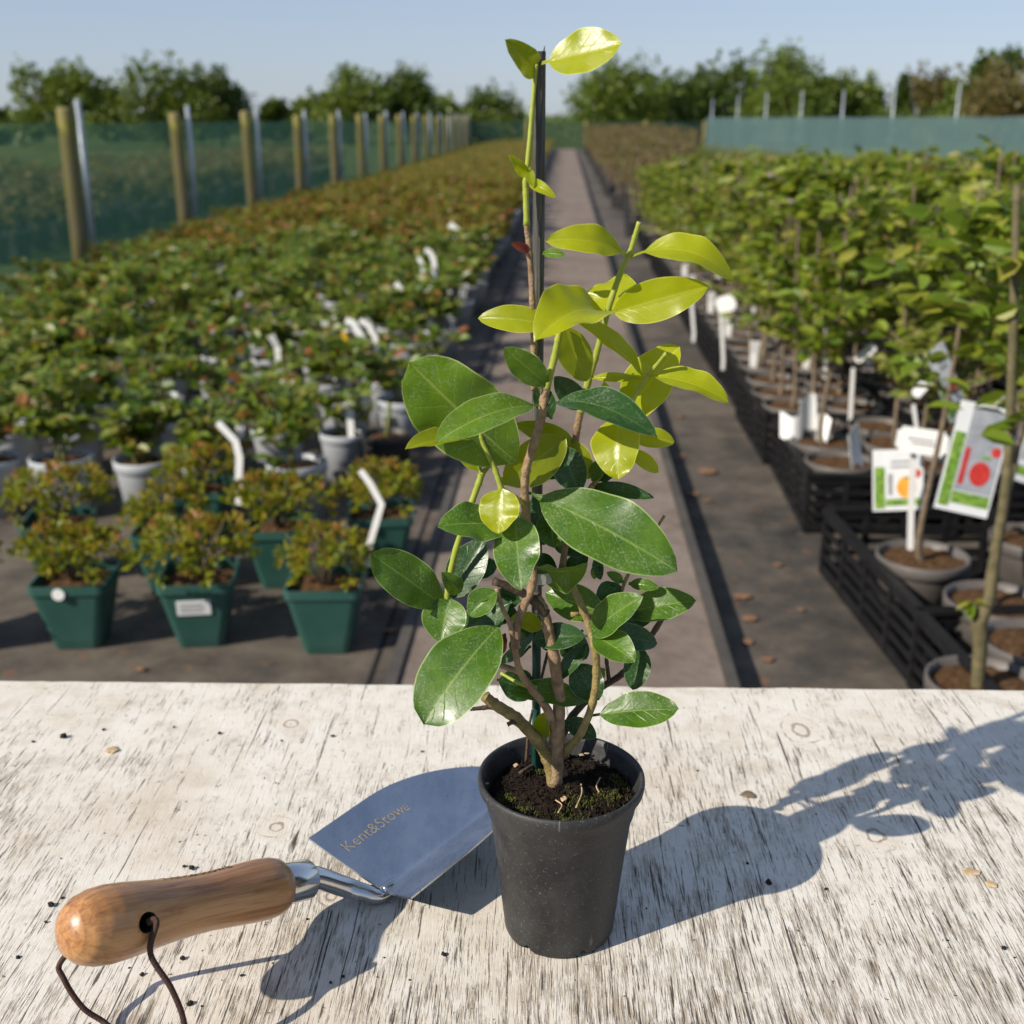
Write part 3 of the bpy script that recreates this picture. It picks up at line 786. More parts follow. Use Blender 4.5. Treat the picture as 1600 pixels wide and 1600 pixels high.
for ci, (cx, cy, crz) in enumerate(crates):
    if ci == 0: continue
    for i in (-1, 1):
        for j in (-1, 0, 1):
            lx, ly = i * .098, j * .196
            px = cx + lx * math.cos(crz) - ly * math.sin(crz) + rg.uniform(-.004, .004); py = cy + lx * math.sin(crz) + ly * math.cos(crz) + rg.uniform(-.004, .004)
            if px > .40 * py + .30: continue
            if ci == 1 and (i, j) in ((-1, -1), (1, 1)):   # two bare compost pots here
                o = empty('potted_seedling', (px, py, .017), label='taupe pot of bare brown compost in the second crate along the path', cat='pot', group='bare compost pots'); ob('pot', POT_TAUPE, o); ob('compost', SOIL_TAUPE, o); continue
            if ntree >= 285 or (cy > 6 and rg.random() < .25): continue
            tall = py < 6.2 or px < 1.3
            o = place(FRUIT if tall else FR_LOW, px, py, .017)
            hz = (hmax(px, py) * rg.uniform(.84, 1.05) - .0) / (.155 + (.78 if tall else .56))
            for ch in o.children:
                if ch.name.startswith(('trunk', 'foliage')): ch.scale = (1, 1, max(.55, min(1.12, hz)))
            ntree += 1; tree_spots.append((px, py))
# the two closest crates: trees placed one by one
def near_tree(seed, px, py, zr, knee, lab, nof=False):
    p = onz(px, py, zr); x0, y0 = p[0], p[1]; zc = zr - .165
    o = empty('potted_fruit_tree', (x0, y0, zc), label=lab, cat='fruit tree')
    ob('pot', POT_TAUPE, o); ob('compost', SOIL_TAUPE, o)
    if nof: return o
    st, fo = fruit_meshes(seed, 'fruit_leaf', .155, .80, tmin=.66, zmin=.60)
    if knee:
        tp = lambda x, y, d=0.0: ony(x, y, y0 + d) - np.array([x0, y0, zc])
        pts = [np.array([tp(1532, 1050)[0], 0, .13]), tp(1532, 1000), tp(1530, 972), tp(1546, 935), tp(1556, 860), tp(1572, 760), tp(1580, 620, .01), tp(1586, 420, .02), tp(1590, 290, .02)]
        sp = spline(pts, 5); n_ = len(sp); mb = MB()
        mb.tube(sp, [.0115 - .0055 * i / n_ + .0035 * math.exp(-((i - 9) / 4.0) ** 2) for i in range(n_)], 10)
        mb.tube([sp[12], sp[12] + np.array([-.018, 0, .02])], [.003, .002], 5)
        P = [sp[12] + np.array([-.018, 0, .02])] * 6; rr = np.random.default_rng(3); fm = MB(); foliage(fm, P, rr.normal(0, 1, (6, 3)), np.full(6, .03), np.full(6, .018), rr)
        ob('shoot', fm.mesh('shoot', 'fruit_leaf'), o); ob('trunk', mb.mesh('trunk', 'olive_bark', True), o)
    else: ob('trunk', st, o)
    fo_o = ob('foliage', fo, o, kind='stuff')
    if knee: fo_o.location = (sp[-6][0], sp[-6][1], 0)
    return o
near_tree(301, 1442, 866, .182, False, 'fruit tree in the taupe pot with the wide-headed white stake label')
near_tree(302, 1556, 935, .176, False, 'fruit tree in the taupe pot just behind the swollen graft trunk')
near_tree(303, 1540, 1062, .172, True, 'fruit tree with a swollen graft knee, in the pot by the bench edge')
near_tree(304, 1622, 1000, .180, False, 'taupe pot of fibrous compost beside the graft-kneed tree', True)
near_tree(305, 1618, 838, .182, False, 'fruit tree at the far side of the crate with picture tags')
# far right: one mass
far_right = []
y = 10.6
while y < 41.5:
    fx = 9.6 - 4.7 * (y - 13) / 29.7
    x = .70
    while x < min(fx - .3, .42 * y + .4):
        far_right.append((x + rg.uniform(-.08, .08), y + rg.uniform(-.08, .08))); x += .30
    y += .34
gens = []
mb = MB(); mb.lathe([(.075, 0), (.096, .165), (0, .15)], 8); TP2 = mb.mesh('pot', 'dark_pot', True)
for k in range(4):
    a, b = fruit_meshes(140 + k, 'fruit_leaf', .155, .78, LEAF_MIN, .62, flowers=1); gens.append((a, b, TP2))
def fsc(x, y):
    return rg.uniform(.92, 1.06) * ((1.0 if x < .098 * y + .1 else (1.05 - .0285 * y * 1.02)) if y < 42 else .5) / .95
near_path = [(x, y) for x, y in far_right if x < .105 * y and x < 3.0]
rest = [(x, y) for x, y in far_right if not (x < .105 * y and x < 3.0)]
stuff_mesh('fruit_bush_bed', rest, gens, ['bark', 'fruit_leaf', 'dark_pot', 'petal'], 'far mass of low green fruit bushes in front of the pale netting fence', 'bushes', lambda x, y: max(.30, rg.uniform(.85, 1.04) * (1.05 - .0275 * y) / .95))
stuff_mesh('brown_shrub_bed', near_path, gens, ['bark', 'brown_leaf', 'dark_pot', 'petal'], 'far mass of taller brownish shrubs lining the path', 'shrubs', lambda x, y: rg.uniform(.82, 1.03) * (1.0 + .0 * y))
for o in ROSE + REDS + BUSH + FRUIT + FR_LOW: drop(o)
for o in SPARSE: drop(o)

# things behind the left netting: rows of dark pots with reddish shrubs
pts = [(-5.2 - .5 * i + rg.uniform(-.1, .1), 10.5 + .5 * j + rg.uniform(-.1, .1)) for i in range(5) for j in range(34)]
gens = []
for k in range(3):
    a, b = rose_meshes(160 + k, 'brown_leaf', .15, .32, 1.4, LEAF_MIN, .18); gens.append((a, b, TP2))
stuff_mesh('shrub_rows', pts, gens, ['green_stem', 'brown_leaf', 'dark_pot', 'petal'], 'rows of dark reddish shrubs seen dimly through the green netting', 'shrubs', lambda x, y: rg.uniform(1.2, 1.7))

# ------------------------------------------------------------------ plant labels and tags
def strip(mb, pts, wid, th, side=(1, 0, 0)):
    """a flat bent plastic strip along pts"""
    P = [Vector(p) for p in pts]; V = []; Fc = []; n = len(P)
    sd = Vector(side).normalized()
    for i, p in enumerate(P):
        t = (P[min(i + 1, n - 1)] - P[max(i - 1, 0)]).normalized()
        s_ = (sd - t * sd.dot(t)).normalized(); nn = t.cross(s_)
        wd = wid[i] if isinstance(wid, (list, tuple)) else wid
        for a, b in ((-1, -1), (1, -1), (1, 1), (-1, 1)): V.append(p + s_ * (wd / 2 * a) + nn * (th / 2 * b))
    for i in range(n - 1):
        for k in range(4):
            q = (k + 1) % 4; Fc.append((i * 4 + k, i * 4 + q, i * 4 + 4 + q, i * 4 + 4 + k))
    Fc += [(3, 2, 1, 0), tuple((n - 1) * 4 + k for k in range(4))]
    mb.add(V, Fc)
def stake_label(px_pts, zb, wid, label, mat='white_plastic', group=None, head=None, tilt=0.0, dz=.04):
    """stake from its foot in the pot (px_pts[0], height zb) upward; head = (cx, cy, w_px, h_px, roll)"""
    p0 = onz(px_pts[0][0], px_pts[0][1], zb); Y = p0[1]
    r = empty('plant_label', p0, label=label, cat='plant label', group=group)
    pts = [ony(x, y, Y + tilt * i) - p0 for i, (x, y) in enumerate(px_pts)]
    pts = [pts[0] - np.array([0, 0, dz])] + pts
    mb = MB(); strip(mb, pts, wid, .0012); ob('stake', mb.mesh('stake', mat), r)
    if head:
        cx, cy, wpx, hpx, roll = head
        c = ony(cx, cy, Y - .008) - p0; k = depth(ony(cx, cy, Y)) / F
        mt = Matrix.Translation(c) @ Matrix.Rotation(R(-18), 4, 'X') @ Matrix.Rotation(roll, 4, 'Y')
        bm = bmesh.new(); bmesh.ops.create_cube(bm, size=1, matrix=mt @ Matrix.Diagonal((wpx * k, .0015, hpx * k, 1)))
        es = [e for e in bm.edges if abs(((mt.inverted() @ e.verts[0].co) - (mt.inverted() @ e.verts[1].co)).y) > .001]
        bmesh.ops.bevel(bm, geom=es, offset=min(wpx, hpx) * k * .16, segments=3, affect='EDGES')
        me = bpy.data.meshes.new('head'); bm.to_mesh(me); bm.free(); me.materials.append(M['white_plastic'])
        hd = ob('head', me, r)
        if wpx > 55:
            for q, (a, b) in enumerate(((-.28, .22), (-.2, .28))):
                mb = MB(); mb.box((a * wpx * k, -.0016, (.02 - q * .16) * hpx * k), (b * wpx * k, -.0011, (.10 - q * .16) * hpx * k), mat=mt)
                ob('print_line', mb.mesh('print_line', 'print_grey'), hd)
    return r
stake_label([(1422, 860), (1424, 780), (1428, 705)], .165, .0135, 'large white stake label with a wide rounded head in a taupe pot', head=(1441, 690, 80, 40, R(8)))
stake_label([(1130, 562), (1126, 488)], .17, .013, 'white stake label with a square tilted head on the crate corner by the path', head=(1134, 475, 30, 26, R(-20)))
stake_label([(1084, 520), (1079, 455)], .17, .014, 'plain white stake label without a wide head, further along the path edge')
stake_label([(1328, 660), (1333, 575)], .17, .012, 'white stake label with a narrow slanting head among the crate trunks', head=(1352, 552, 38, 14, R(-38)))
stake_label([(1289, 592), (1290, 512)], .17, .012, 'white stake label with a small upright head next to a fruit tree trunk', head=(1299, 493, 20, 30, R(20)))
stake_label([(1432, 668), (1427, 632)], .30, .010, 'thin white stake label with slanting head behind the wide-headed label', head=(1440, 606, 34, 16, R(-48)), dz=.12)
for pts, wd, lab, mt in [
    ([(372, 765), (374, 715), (368, 690), (340, 660)], .018, 'bent white plant label in a grey pot behind the orange-tipped bush', 'white_plastic'),
    ([(575, 858), (588, 815), (596, 788), (578, 755), (563, 735)], .014, 'long kinked white plant label in the green pot beside the path', 'white_plastic'),
    ([(550, 568), (541, 535), (536, 518)], .016, 'yellow plant label stake among grey rose pots', 'yellow_plastic'),
    ([(575, 572), (566, 530), (552, 505), (540, 500)], .026, 'broad bent white plant label just behind the yellow one', 'white_plastic'),
    ([(591, 566), (587, 530), (577, 510), (562, 500)], .020, 'narrow curled white plant label next to the broad bent one', 'white_plastic'),
    ([(661, 442), (659, 412), (653, 402)], .020, 'short white plant label paired with a taller curled one', 'white_plastic'),
    ([(680, 440), (678, 408), (672, 394), (664, 390)], .024, 'taller curled white plant label paired with a short one', 'white_plastic'),
    ([(632, 480), (627, 455), (617, 443)], .030, 'wide white plant label leaning over a rose bush', 'white_plastic'),
    ([(716, 378), (712, 358), (702, 350)], .040, 'distant wide white plant label above the bronze shrubs', 'white_plastic'),
]:
    stake_label(pts, .17 if pts[0][1] > 500 else .30, wd, lab, mt)
# blank white tags lying on compost and low along the far crates
def loose_tag(px, py, wpx, hpx, zb, lab, group=None, rot=0.0):
    p0 = onz(px, py + hpx / 2, zb); k = depth(p0) / F
    bm = bmesh.new(); bmesh.ops.create_cube(bm, size=1, matrix=Matrix.Rotation(rot, 4, 'Z') @ Matrix.Rotation(R(-14), 4, 'X') @ Matrix.Translation((0, 0, hpx * k * .5)) @ Matrix.Diagonal((wpx * k, .0016, hpx * k * 1.05, 1)))
    bmesh.ops.subdivide_edges(bm, edges=bm.edges[:], cuts=4, use_grid_fill=True)
    for v_ in bm.verts: v_.co.y += .012 * math.sin(v_.co.x / (wpx * k) * 4 + px) ; v_.co.z += .1 * hpx * k * math.sin(v_.co.x / (wpx * k) * 5 + px)
    me = bpy.data.meshes.new('plant_tag'); bm.to_mesh(me); bm.free(); me.materials.append(M['white_plastic'])
    ob('plant_tag', me, None, p0, label=lab, cat='plant tag', group=group)
loose_tag(1236, 667, 34, 38, .17, 'curled white tag standing on brown compost in the second crate', rot=.1)
loose_tag(1264, 650, 30, 56, .17, 'taller white tag with a rounded top beside the curled white tag', rot=.3)
loose_tag(1283, 670, 20, 40, .17, 'narrow white tag between a trunk and the taller rounded tag', rot=-.4)
loose_tag(1340, 700, 28, 60, .17, 'white tag slumped over the end of the second crate', rot=.7)
for i, (tx, ty) in enumerate([t for t in tree_spots if t[0] < 1.5 and 4.2 < t[1] < 11][:60:3]):
    k = rg.uniform(.05, .09)
    mb = MB(); strip(mb, [(0, 0, -.03), (0, 0, k * .7), (rg.uniform(-.01, .02), -.01, k * 1.3)], [.022, .03, .04], .0015)
    ob('plant_tag', mb.mesh('plant_tag', 'white_plastic'), None, (tx - .05, ty - .04, .172), label='small white tag in a pot along the path side of the fruit tree bed', cat='plant tag', group='white tags along the path side')
for i, (tx, ty) in enumerate([t for t in rose_spots if -.44 * t[1] < t[0] and 3.3 < t[1] < 9][::6]):
    k = rg.uniform(.06, .12)
    mb = MB(); strip(mb, [(0, 0, -.03), (0, 0, k), (rg.uniform(-.02, .02), -.015, k * 1.4)], [.018, .022, .028], .0015)
    ob('plant_tag', mb.mesh('plant_tag', 'white_plastic'), None, (tx + .03, ty - .05, .165 + fall(tx)), label='small white tag stuck in a grey rose pot', cat='plant tag', group='white tags in rose pots')

def picture_tag(c, wpx, hpx, roll, Y, lab, base='card_white', fruit='print_red', yaw=0.0, loop=None):
    p = ony(c[0], c[1], Y); k = depth(p) / F; W, Hh = wpx * k, hpx * k
    r = empty('picture_tag', p, label=lab, cat='plant tag')
    mt = Matrix.Rotation(yaw, 4, 'Z') @ Matrix.Rotation(R(-12), 4, 'X') @ Matrix.Rotation(roll, 4, 'Y')
    def pl(nm, x0, x1, z0, z1, y0, mat, par):
        mb = MB(); mb.box((x0 * W, y0 - .0005, z0 * Hh), (x1 * W, y0, z1 * Hh), mat=mt); return ob(nm, mb.mesh(nm, mat), par)
    cd = pl('card', -.5, .5, -.5, .5, 0, 'card_white', r)
    pl('panel', -.24, .46, -.30, .46, -.0006, base, r)
    pl('green_border', -.46, -.26, -.46, .22, -.0006, 'print_green', r)
    pl('green_band', -.24, .46, -.42, -.31, -.0006, 'print_green', r)
    for q in range(2): pl('print_line', -.14, .32 - .08 * q, .28 - q * .08, .315 - q * .08, -.0012, 'print_grey', r)
    mb = MB(); mb.lathe([(0, 0), (.19 * W, 0), (.19 * W, .0005), (0, .0005)], 20, mat=mt @ Matrix.Translation((.16 * W, -.0013, -.12 * Hh)) @ Matrix.Rotation(R(90), 4, 'X') @ Matrix.Diagonal((1, 1.15, 1, 1)))
    ob('fruit_print', mb.mesh('fruit_print', fruit), r)
    mb = MB(); mb.lathe([(0, 0), (.09 * W, 0), (.09 * W, .0005), (0, .0005)], 16, mat=mt @ Matrix.Translation((.36 * W, -.0013, .10 * Hh)) @ Matrix.Rotation(R(90), 4, 'X'))
    ob('fruit_print', mb.mesh('fruit_print', 'print_red'), r)
    pl('side_print', -.20, -.11, -.24, .10, -.0012, 'print_red' if base == 'card_grey' else 'print_grey', r)
    pl('leaf_print', .12, .28, .02, .05, -.0013, 'print_green', r)
    if loop is not None:
        q = ony(loop[0], loop[1], Y + .02) - p
        t = mt @ Vector((.1 * W, 0, .5 * Hh)); mb = MB()
        mb.tube(spline([t, (t + Vector(q)) * .5 + Vector((.006, -.004, .01)), Vector(q)], 5), .0008, 5)
        ob('tie', mb.mesh('tie', 'white_plastic'), r)
    return r
picture_tag((1403, 750), 78, 96, R(-3), 2.40, 'white picture tag with green border and orange fruit, behind the wide stake label', 'card_white', 'print_orange', loop=(1452, 690))
picture_tag((1522, 718), 88, 172, R(13), 2.20, 'large grey picture tag with green border and red apple, hanging from a trunk', 'card_grey', loop=(1580, 610), yaw=.1)
picture_tag((1480, 598), 42, 122, R(-22), 2.42, 'white picture tag twisted edge-on above the large grey tag', yaw=.5, loop=(1470, 540))
picture_tag((1612, 690), 60, 130, R(20), 2.25, 'picture tag cut off by the trunk at the crate corner', yaw=.3, loop=(1590, 600))

# ------------------------------------------------------------------ the white bench
RIM = CAM + ray(877, 1211) * 0.623
TZ = RIM[2] - 0.0965
BROT = math.atan2(.8446 - .8242, .3732 + .4547)
bench_c = np.array([0.0, .8347, 0.0])        # middle of the far edge
def bl(p):                                   # world -> bench-local
    d = np.array(p) - bench_c; c, s_ = math.cos(-BROT), math.sin(-BROT)
    return (d[0] * c - d[1] * s_, d[0] * s_ + d[1] * c)
KNOTS = []
for px, py, rx, ry in ((1250, 1140, .020, .030), (430, 1292, .016, .018), (455, 1130, .018, .020), (1370, 1305, .020, .026), (520, 1400, .012, .014)):
    q = onz(px, py, TZ); b_ = bl(q); KNOTS.append((b_[0], b_[1], rx, ry))
# the material works in bench-local metres: y = 0 at the far edge, negative towards the worker
_w = bench_material
bench_material()
nt = M['flaking_white_paint'].node_tree
for nd in nt.nodes:
    if nd.bl_idname == 'ShaderNodeMapRange':
        nd.inputs[1].default_value = 0.0; nd.inputs[2].default_value = -0.38
bench = empty('workbench', (bench_c[0], bench_c[1], 0), BROT, label='low plywood workbench with flaking white paint and visible grain', cat='workbench')
V = []; Fc = []
bm = bmesh.new()
bx = np.linspace(-1.2, 1.2, 241); rgn = np.random.default_rng(9)
edge = np.array([.0016 * noise.noise(Vector((x * 18, 0, 0))) + .0010 * noise.noise(Vector((x * 70, 3, 0))) - (.003 if rgn.random() < .05 else 0) * rgn.random() for x in bx])
top = TZ; th = .018
for i, x in enumerate(bx): V += [(x, edge[i], top - .0012), (x, edge[i] - .0016, top), (x, -.80, top), (x, -.80, top - th), (x, edge[i] - .0008, top - th)]
for i in range(len(bx) - 1):
    a = i * 5; b = a + 5
    for k in range(5):
        q = (k + 1) % 5; Fc.append((a + k, a + q, b + q, b + k))
Fc += [tuple(range(5))[::-1], tuple(range((len(bx) - 1) * 5, len(bx) * 5))]
ob('tabletop', mesh('tabletop', V, [f[::-1] for f in Fc], 'flaking_white_paint'), bench)
for sx in (-1, 1):
    for yy in (-.10, -.72):
        mb = MB(); mb.box((sx * 1.08 - .035, yy - .035, .004), (sx * 1.08 + .035, yy + .035, TZ - th - .0005)); ob('leg', mb.mesh('leg', 'bench_wood'), bench)
    mb = MB(); mb.box((sx * 1.08 - .02, -.684, TZ - .11), (sx * 1.08 + .02, -.136, TZ - th - .0008)); ob('rail', mb.mesh('rail', 'bench_wood'), bench)
for yy in (-.10, -.72):
    mb = MB(); mb.box((-1.044, yy - .02, TZ - .11), (1.044, yy + .02, TZ - th - .0008)); ob('rail', mb.mesh('rail', 'bench_wood'), bench)

# crumbs and bits on the bench
def lump(seed, r, sq=.7):
    bm = bmesh.new(); bmesh.ops.create_icosphere(bm, subdivisions=2, radius=1)
    rr = random.Random(seed); o = Vector((rr.random() * 9, rr.random() * 9, rr.random() * 9))
    ax = (rr.uniform(.7, 1.5), rr.uniform(.6, 1.1), sq)
    for v_ in bm.verts:
        k = 1 + .55 * noise.noise(v_.co * 1.6 + o) + .3 * noise.noise(v_.co * 4 + o)
        v_.co = Vector((v_.co.x * ax[0], v_.co.y * ax[1], v_.co.z * ax[2])) * k * r
    zmin = min(v_.co.z for v_ in bm.verts)
    for v_ in bm.verts: v_.co.z -= zmin + r * .1
    me = bpy.data.meshes.new('soil_crumb'); bm.to_mesh(me); bm.free(); return me
LUMPS = []
for k in range(6):
    me = lump(k, 1.0); me.materials.append(M['crumb']); LUMPS.append(me)
crumbs = [(100, 1153, 9), (52, 1160, 4), (343, 1147, 5), (162, 1141, 4), (272, 1137, 4), (520, 1151, 4), (300, 1358, 8), (288, 1355, 5), (80, 1416, 9), (97, 1404, 4), (72, 1442, 5), (28, 1497, 5), (285, 1499, 7), (222, 1524, 6), (202, 1513, 3), (297, 1570, 8), (276, 1573, 4), (378, 1525, 4), (315, 1573, 3), (693, 1493, 7), (536, 1527, 5), (517, 1536, 4), (600, 1497, 3), (1201, 1380, 7), (1168, 1350, 4), (1568, 1483, 7), (1585, 1497, 3), (1290, 1390, 4), (1275, 1273, 3), (660, 1175, 3), (440, 1158, 3), (1090, 1205, 3), (640, 1532, 3), (1480, 1470, 3), (1010, 1420, 3), (480, 1437, 3)]
for i, (px, py, s_) in enumerate(crumbs):
    p = onz(px, py, TZ); k = depth(p) / F * s_ * .62
    o = ob('soil_crumb', LUMPS[i % 6], None, p, label='small dark crumb of soil lying on the white bench', cat='soil crumb', group='soil crumbs on the bench')
    o.scale = (k, k, k); o.rotation_euler = (0, 0, i * 1.3)
for i, (px, py, s_, lab) in enumerate([(175, 1173, 10, 'tan dry flake lying alone on the white bench by the far edge'), (1518, 1363, 9, 'pale tan chip of peeling wood on the bench, paired with a ringed one'), (1549, 1383, 9, 'small ringed tan chip on the bench beside a pale one'), (1170, 1243, 10, 'dry grey-brown leaf scrap lying in the plant shadow')]):
    p = onz(px, py, TZ); k = depth(p) / F * s_
    me = lump(40 + i, k, .25); me.materials.append(M['chip'] if i != 3 else M['bark']); me.name = 'bark_chip'
    ob('bark_chip', me, None, p, label=lab, cat='chip')

for i, (px, py, s_) in enumerate([(1108, 737, 13), (1066, 712, 6), (1084, 772, 8), (1106, 782, 7), (1160, 932, 14), (1172, 966, 10), (1216, 882, 7), (1130, 1012, 8), (1252, 952, 7), (1168, 1002, 9), (1062, 650, 6), (1200, 1030, 8), (700, 640, 6), (610, 985, 8), (220, 1045, 9)]):
    p = onz(px, py, .009); k = depth(p) / F * s_
    me = lump(90 + i, k, .16); me.materials.append(M['dry_leaf']); me.name = 'dry_leaf'
    ob('dry_leaf', me, None, p, label='small dry brown leaf lying on the dark ground cloth', cat='dry leaf', group='dry leaves on the ground cloth')
# ------------------------------------------------------------------ trowel
n = NT('ash_wood'); v = n.coord()
q = n.map(v, (1, 1, 1)); gr = n.noise(n.map(v, (330, 330, 12)), 1.0, 6, 0.7, 0.5)
bd = n.noise(n.map(v, (38, 38, 3)), 1.0, 3, 0.5, 1.2)
c = n.ramp(n.math('ADD', n.math('MULTIPLY', gr, .55), n.math('MULTIPLY', bd, .45)), [(0.36, (0.12, 0.040, 0.012)), (0.44, (0.30, 0.125, 0.038)), (0.55, (0.46, 0.225, 0.078)), (0.7, (0.56, 0.30, 0.115))])
n.set(color=c, rough=0.38, spec=0.5, coat=0.5, coat_rough=0.18); n.bump(gr, 0.15, 0.0006); M['ash_wood'] = n.m
n = NT('blade_steel'); v = n.coord()
br = n.noise(n.map(v, (300, 18, 300)), 1.0, 3, 0.5); sm = n.noise(v, 40, 5, 0.6); dirt = n.noise(v, 420, 3, 0.5)
c = n.ramp(sm, [(0.3, (0.56, 0.58, 0.62)), (0.7, (0.70, 0.72, 0.75))])
c = n.mix(n.ramp(dirt, [(0.70, 0.0), (0.75, 0.8)]), c, (0.10, 0.08, 0.06))
n.set(color=c, metal=1.0, rough=n.ramp(n.math('ADD', n.math('MULTIPLY', br, .5), n.math('MULTIPLY', sm, .5)), [(0.3, 0.20), (0.7, 0.36)])); n.bump(br, 0.06, 0.0004); M['blade_steel'] = n.m
n = NT('polished_steel'); n.set(color=(0.62, 0.62, 0.61), metal=1.0, rough=0.16); M['polished_steel'] = n.m
simple('stamp', (0.13, 0.12, 0.115), (0.46, 0.40, 0.32), 1400, 0.5)
simple('burnt', (0.05, 0.02, 0.008), (0.10, 0.045, 0.02), 300, 0.7)
simple('leather', (0.030, 0.012, 0.008), (0.060, 0.024, 0.015), 200, 0.7, bump=0.4, bscale=900)
simple('hole_shade', (0.006, 0.004, 0.003), (0.012, 0.008, 0.006), 200, 0.9)

A = np.array([-.2255, .4285, .6955]); B = np.array([-.1415, .5400, .6450])     # handle butt and ferrule mouth
trowel = empty('trowel', (A[0], A[1], TZ), label='hand trowel with turned wooden handle and polished steel blade, leather cord, on the white bench', cat='trowel')
TO = np.array([A[0], A[1], TZ])
ax = (B - A); HL = np.linalg.norm(ax); ax /= HL
zx = Vector(ax).to_track_quat('Z', 'Y').to_matrix().to_4x4()
mt = Matrix.Translation(A - TO) @ zx
HP = [(0.0, -.001), (.0068, .0003), (.0118, .0030), (.0155, .0078), (.0176, .0145), (.0184, .0220), (.0180, .031), (.0168, .043), (.0156, .056), (.0148, .070), (.0147, .082), (.0153, .095), (.0160, .108), (.0163, .117), (.0160, .123), (.0148, .1285), (.0125, .1315), (.0098, .1325)]
def handle_r(z): return float(np.interp(z, [p[1] for p in HP], [p[0] for p in HP]))
zs = sorted(set([p[1] for p in HP] + list(np.linspace(0, .1285, 40))))
mb = MB(); mb.lathe([(max(handle_r(z), .0004), z) for z in zs], 48, cap=True)
ho = ob('handle', mb.mesh('handle', 'ash_wood', True), trowel); ho.matrix_local = mt
mb = MB(); mb.lathe([(.0112, .1300), (.0114, .1310), (.0113, .1500), (.0107, .1512), (.0050, .1516)], 40)
fo_ = ob('ferrule', mb.mesh('ferrule', 'polished_steel', True), trowel); fo_.matrix_local = mt
# blade frame
bO = onz(600, 1388, TZ + .0078); bE = onz(762, 1262, TZ + .0155)
ba = bE - bO; ba /= np.linalg.norm(ba); bw = np.cross([0, 0, 1], ba); bw /= np.linalg.norm(bw); bn = np.cross(ba, bw)
def blade_pt(u, s_, t=0.0):
    """u along the blade from its heel, s_ -1 (near edge) .. 1 (far edge)"""
    x = u / .135
    if x < .26: ws = 1.0
    else: ws = max(0.0, 1 - ((x - .26) / .74) ** 1.75) ** .72
    wl = (.046 if s_ > 0 else .036) * ws; hh = (.0265 if s_ > 0 else .0225) * ws
    a = abs(s_); lat = wl * s_; up_ = hh * (math.sqrt((a * .93) ** 2 + .012) - .1095 + .07 * a * a)
    back = -.014 * a * max(0, 1 - x * 3) if s_ > 0 else -.012 * a * max(0, 1 - x * 3)
    return bO + ba * (u + back) + bw * lat + bn * (up_ + t)
nu, ns = 36, 24; V = []; Fc = []
for side_ in (0, 1):
    for i in range(nu + 1):
        for j in range(ns + 1): V.append(blade_pt(.135 * i / nu, -1 + 2 * j / ns, -.0014 * side_) - TO)
K = (nu + 1) * (ns + 1)
for i in range(nu):
    for j in range(ns):
        a = i * (ns + 1) + j
        Fc.append((a, a + ns + 1, a + ns + 2, a + 1)); Fc.append((K + a, K + a + 1, K + a + ns + 2, K + a + ns + 1))
for j in range(ns): Fc.append((j, j + 1, K + j + 1, K + j))
for i in range(nu):
    for j in (0, ns):
        a = i * (ns + 1) + j; Fc.append((a, K + a, K + a + ns + 1, a + ns + 1) if j == 0 else (a, a + ns + 1, K + a + ns + 1, K + a))
bme = mesh('blade', V, Fc, 'blade_steel', True)
blade = ob('blade', bme, trowel)
em = blade.modifiers.new('edges', 'EDGE_SPLIT'); em.split_angle = R(50)
# neck from the ferrule into the blade's back, with the socket ridge showing inside the heel
Bm = A + ax * .151
pts = [Bm - ax * .004, Bm + ax * .006, onz(540, 1386, TZ + .0115), onz(568, 1395, TZ + .0075), bO - ba * .002 + bn * -.0042, bO + ba * .018 + bn * -.0044]
mb = MB(); sp = spline([p - TO for p in pts], 6); mb.tube(sp, list(np.interp(range(len(sp)), [0, 8, 20, len(sp) - 1], [.0072, .0064, .0052, .0022])), 14)
ob('neck', mb.mesh('neck', 'polished_steel', True), trowel)
mb = MB(); mb.tube([p - TO for p in spline([blade_pt(-.001, 0, -.0024), blade_pt(.008, 0, -.0020), blade_pt(.020, 0, -.0032)], 5)], [.0034, .004, .0042, .0042, .004, .0035, .003, .0025, .002, .0015, .001][:11], 12)
ob('socket_ridge', mb.mesh('socket_ridge', 'polished_steel', True), trowel)
def text_mesh(body, size, ext):
    cu = bpy.data.curves.new('lettering', 'FONT'); cu.body = body; cu.size = size; cu.extrude = ext; cu.align_x = 'CENTER'; cu.align_y = 'CENTER'
    o = bpy.data.objects.new('lettering', cu); COL.objects.link(o)
    dg = bpy.context.evaluated_depsgraph_get(); dg.update()
    me = bpy.data.meshes.new_from_object(o.evaluated_get(dg)); bpy.data.objects.remove(o); return me
# stamped maker's name follows the curve of the far wing
me = text_mesh('Kent&Stowe', .0088, .0); me.materials.clear(); me.materials.append(M['stamp'])
for v_ in me.vertices:
    u = .029 + v_.co.x; a = .66 + v_.co.y / .046
    v_.co = Vector(blade_pt(u, a, .00025) - TO)
ob('lettering', me, blade)
me = text_mesh('Kent&Stowe', .0085, .0); me.materials.clear(); me.materials.append(M['burnt'])
hx = Vector((0, 0, 1)) - Vector(ax) * ax[2]; hx.normalize(); hy = Vector(ax).cross(hx)
tc = Vector(CAM - A); tc = tc - Vector(ax) * tc.dot(Vector(ax)); tc.normalize(); away = Vector(ax).cross(tc); away = away if away.z > 0 else -away
hx2 = (tc * .22 + away * .97).normalized(); hyy = -(tc * .97 - away * .22).normalized()
for v_ in me.vertices:
    z = .075 + v_.co.x; an = v_.co.y / .0150; rr_ = handle_r(z) + .0002
    v_.co = Vector(A - TO) + Vector(ax) * z + (hx2 * math.cos(an) + hyy * math.sin(an)) * rr_
me.calc_loop_triangles() if hasattr(me, 'calc_loop_triangles') else None
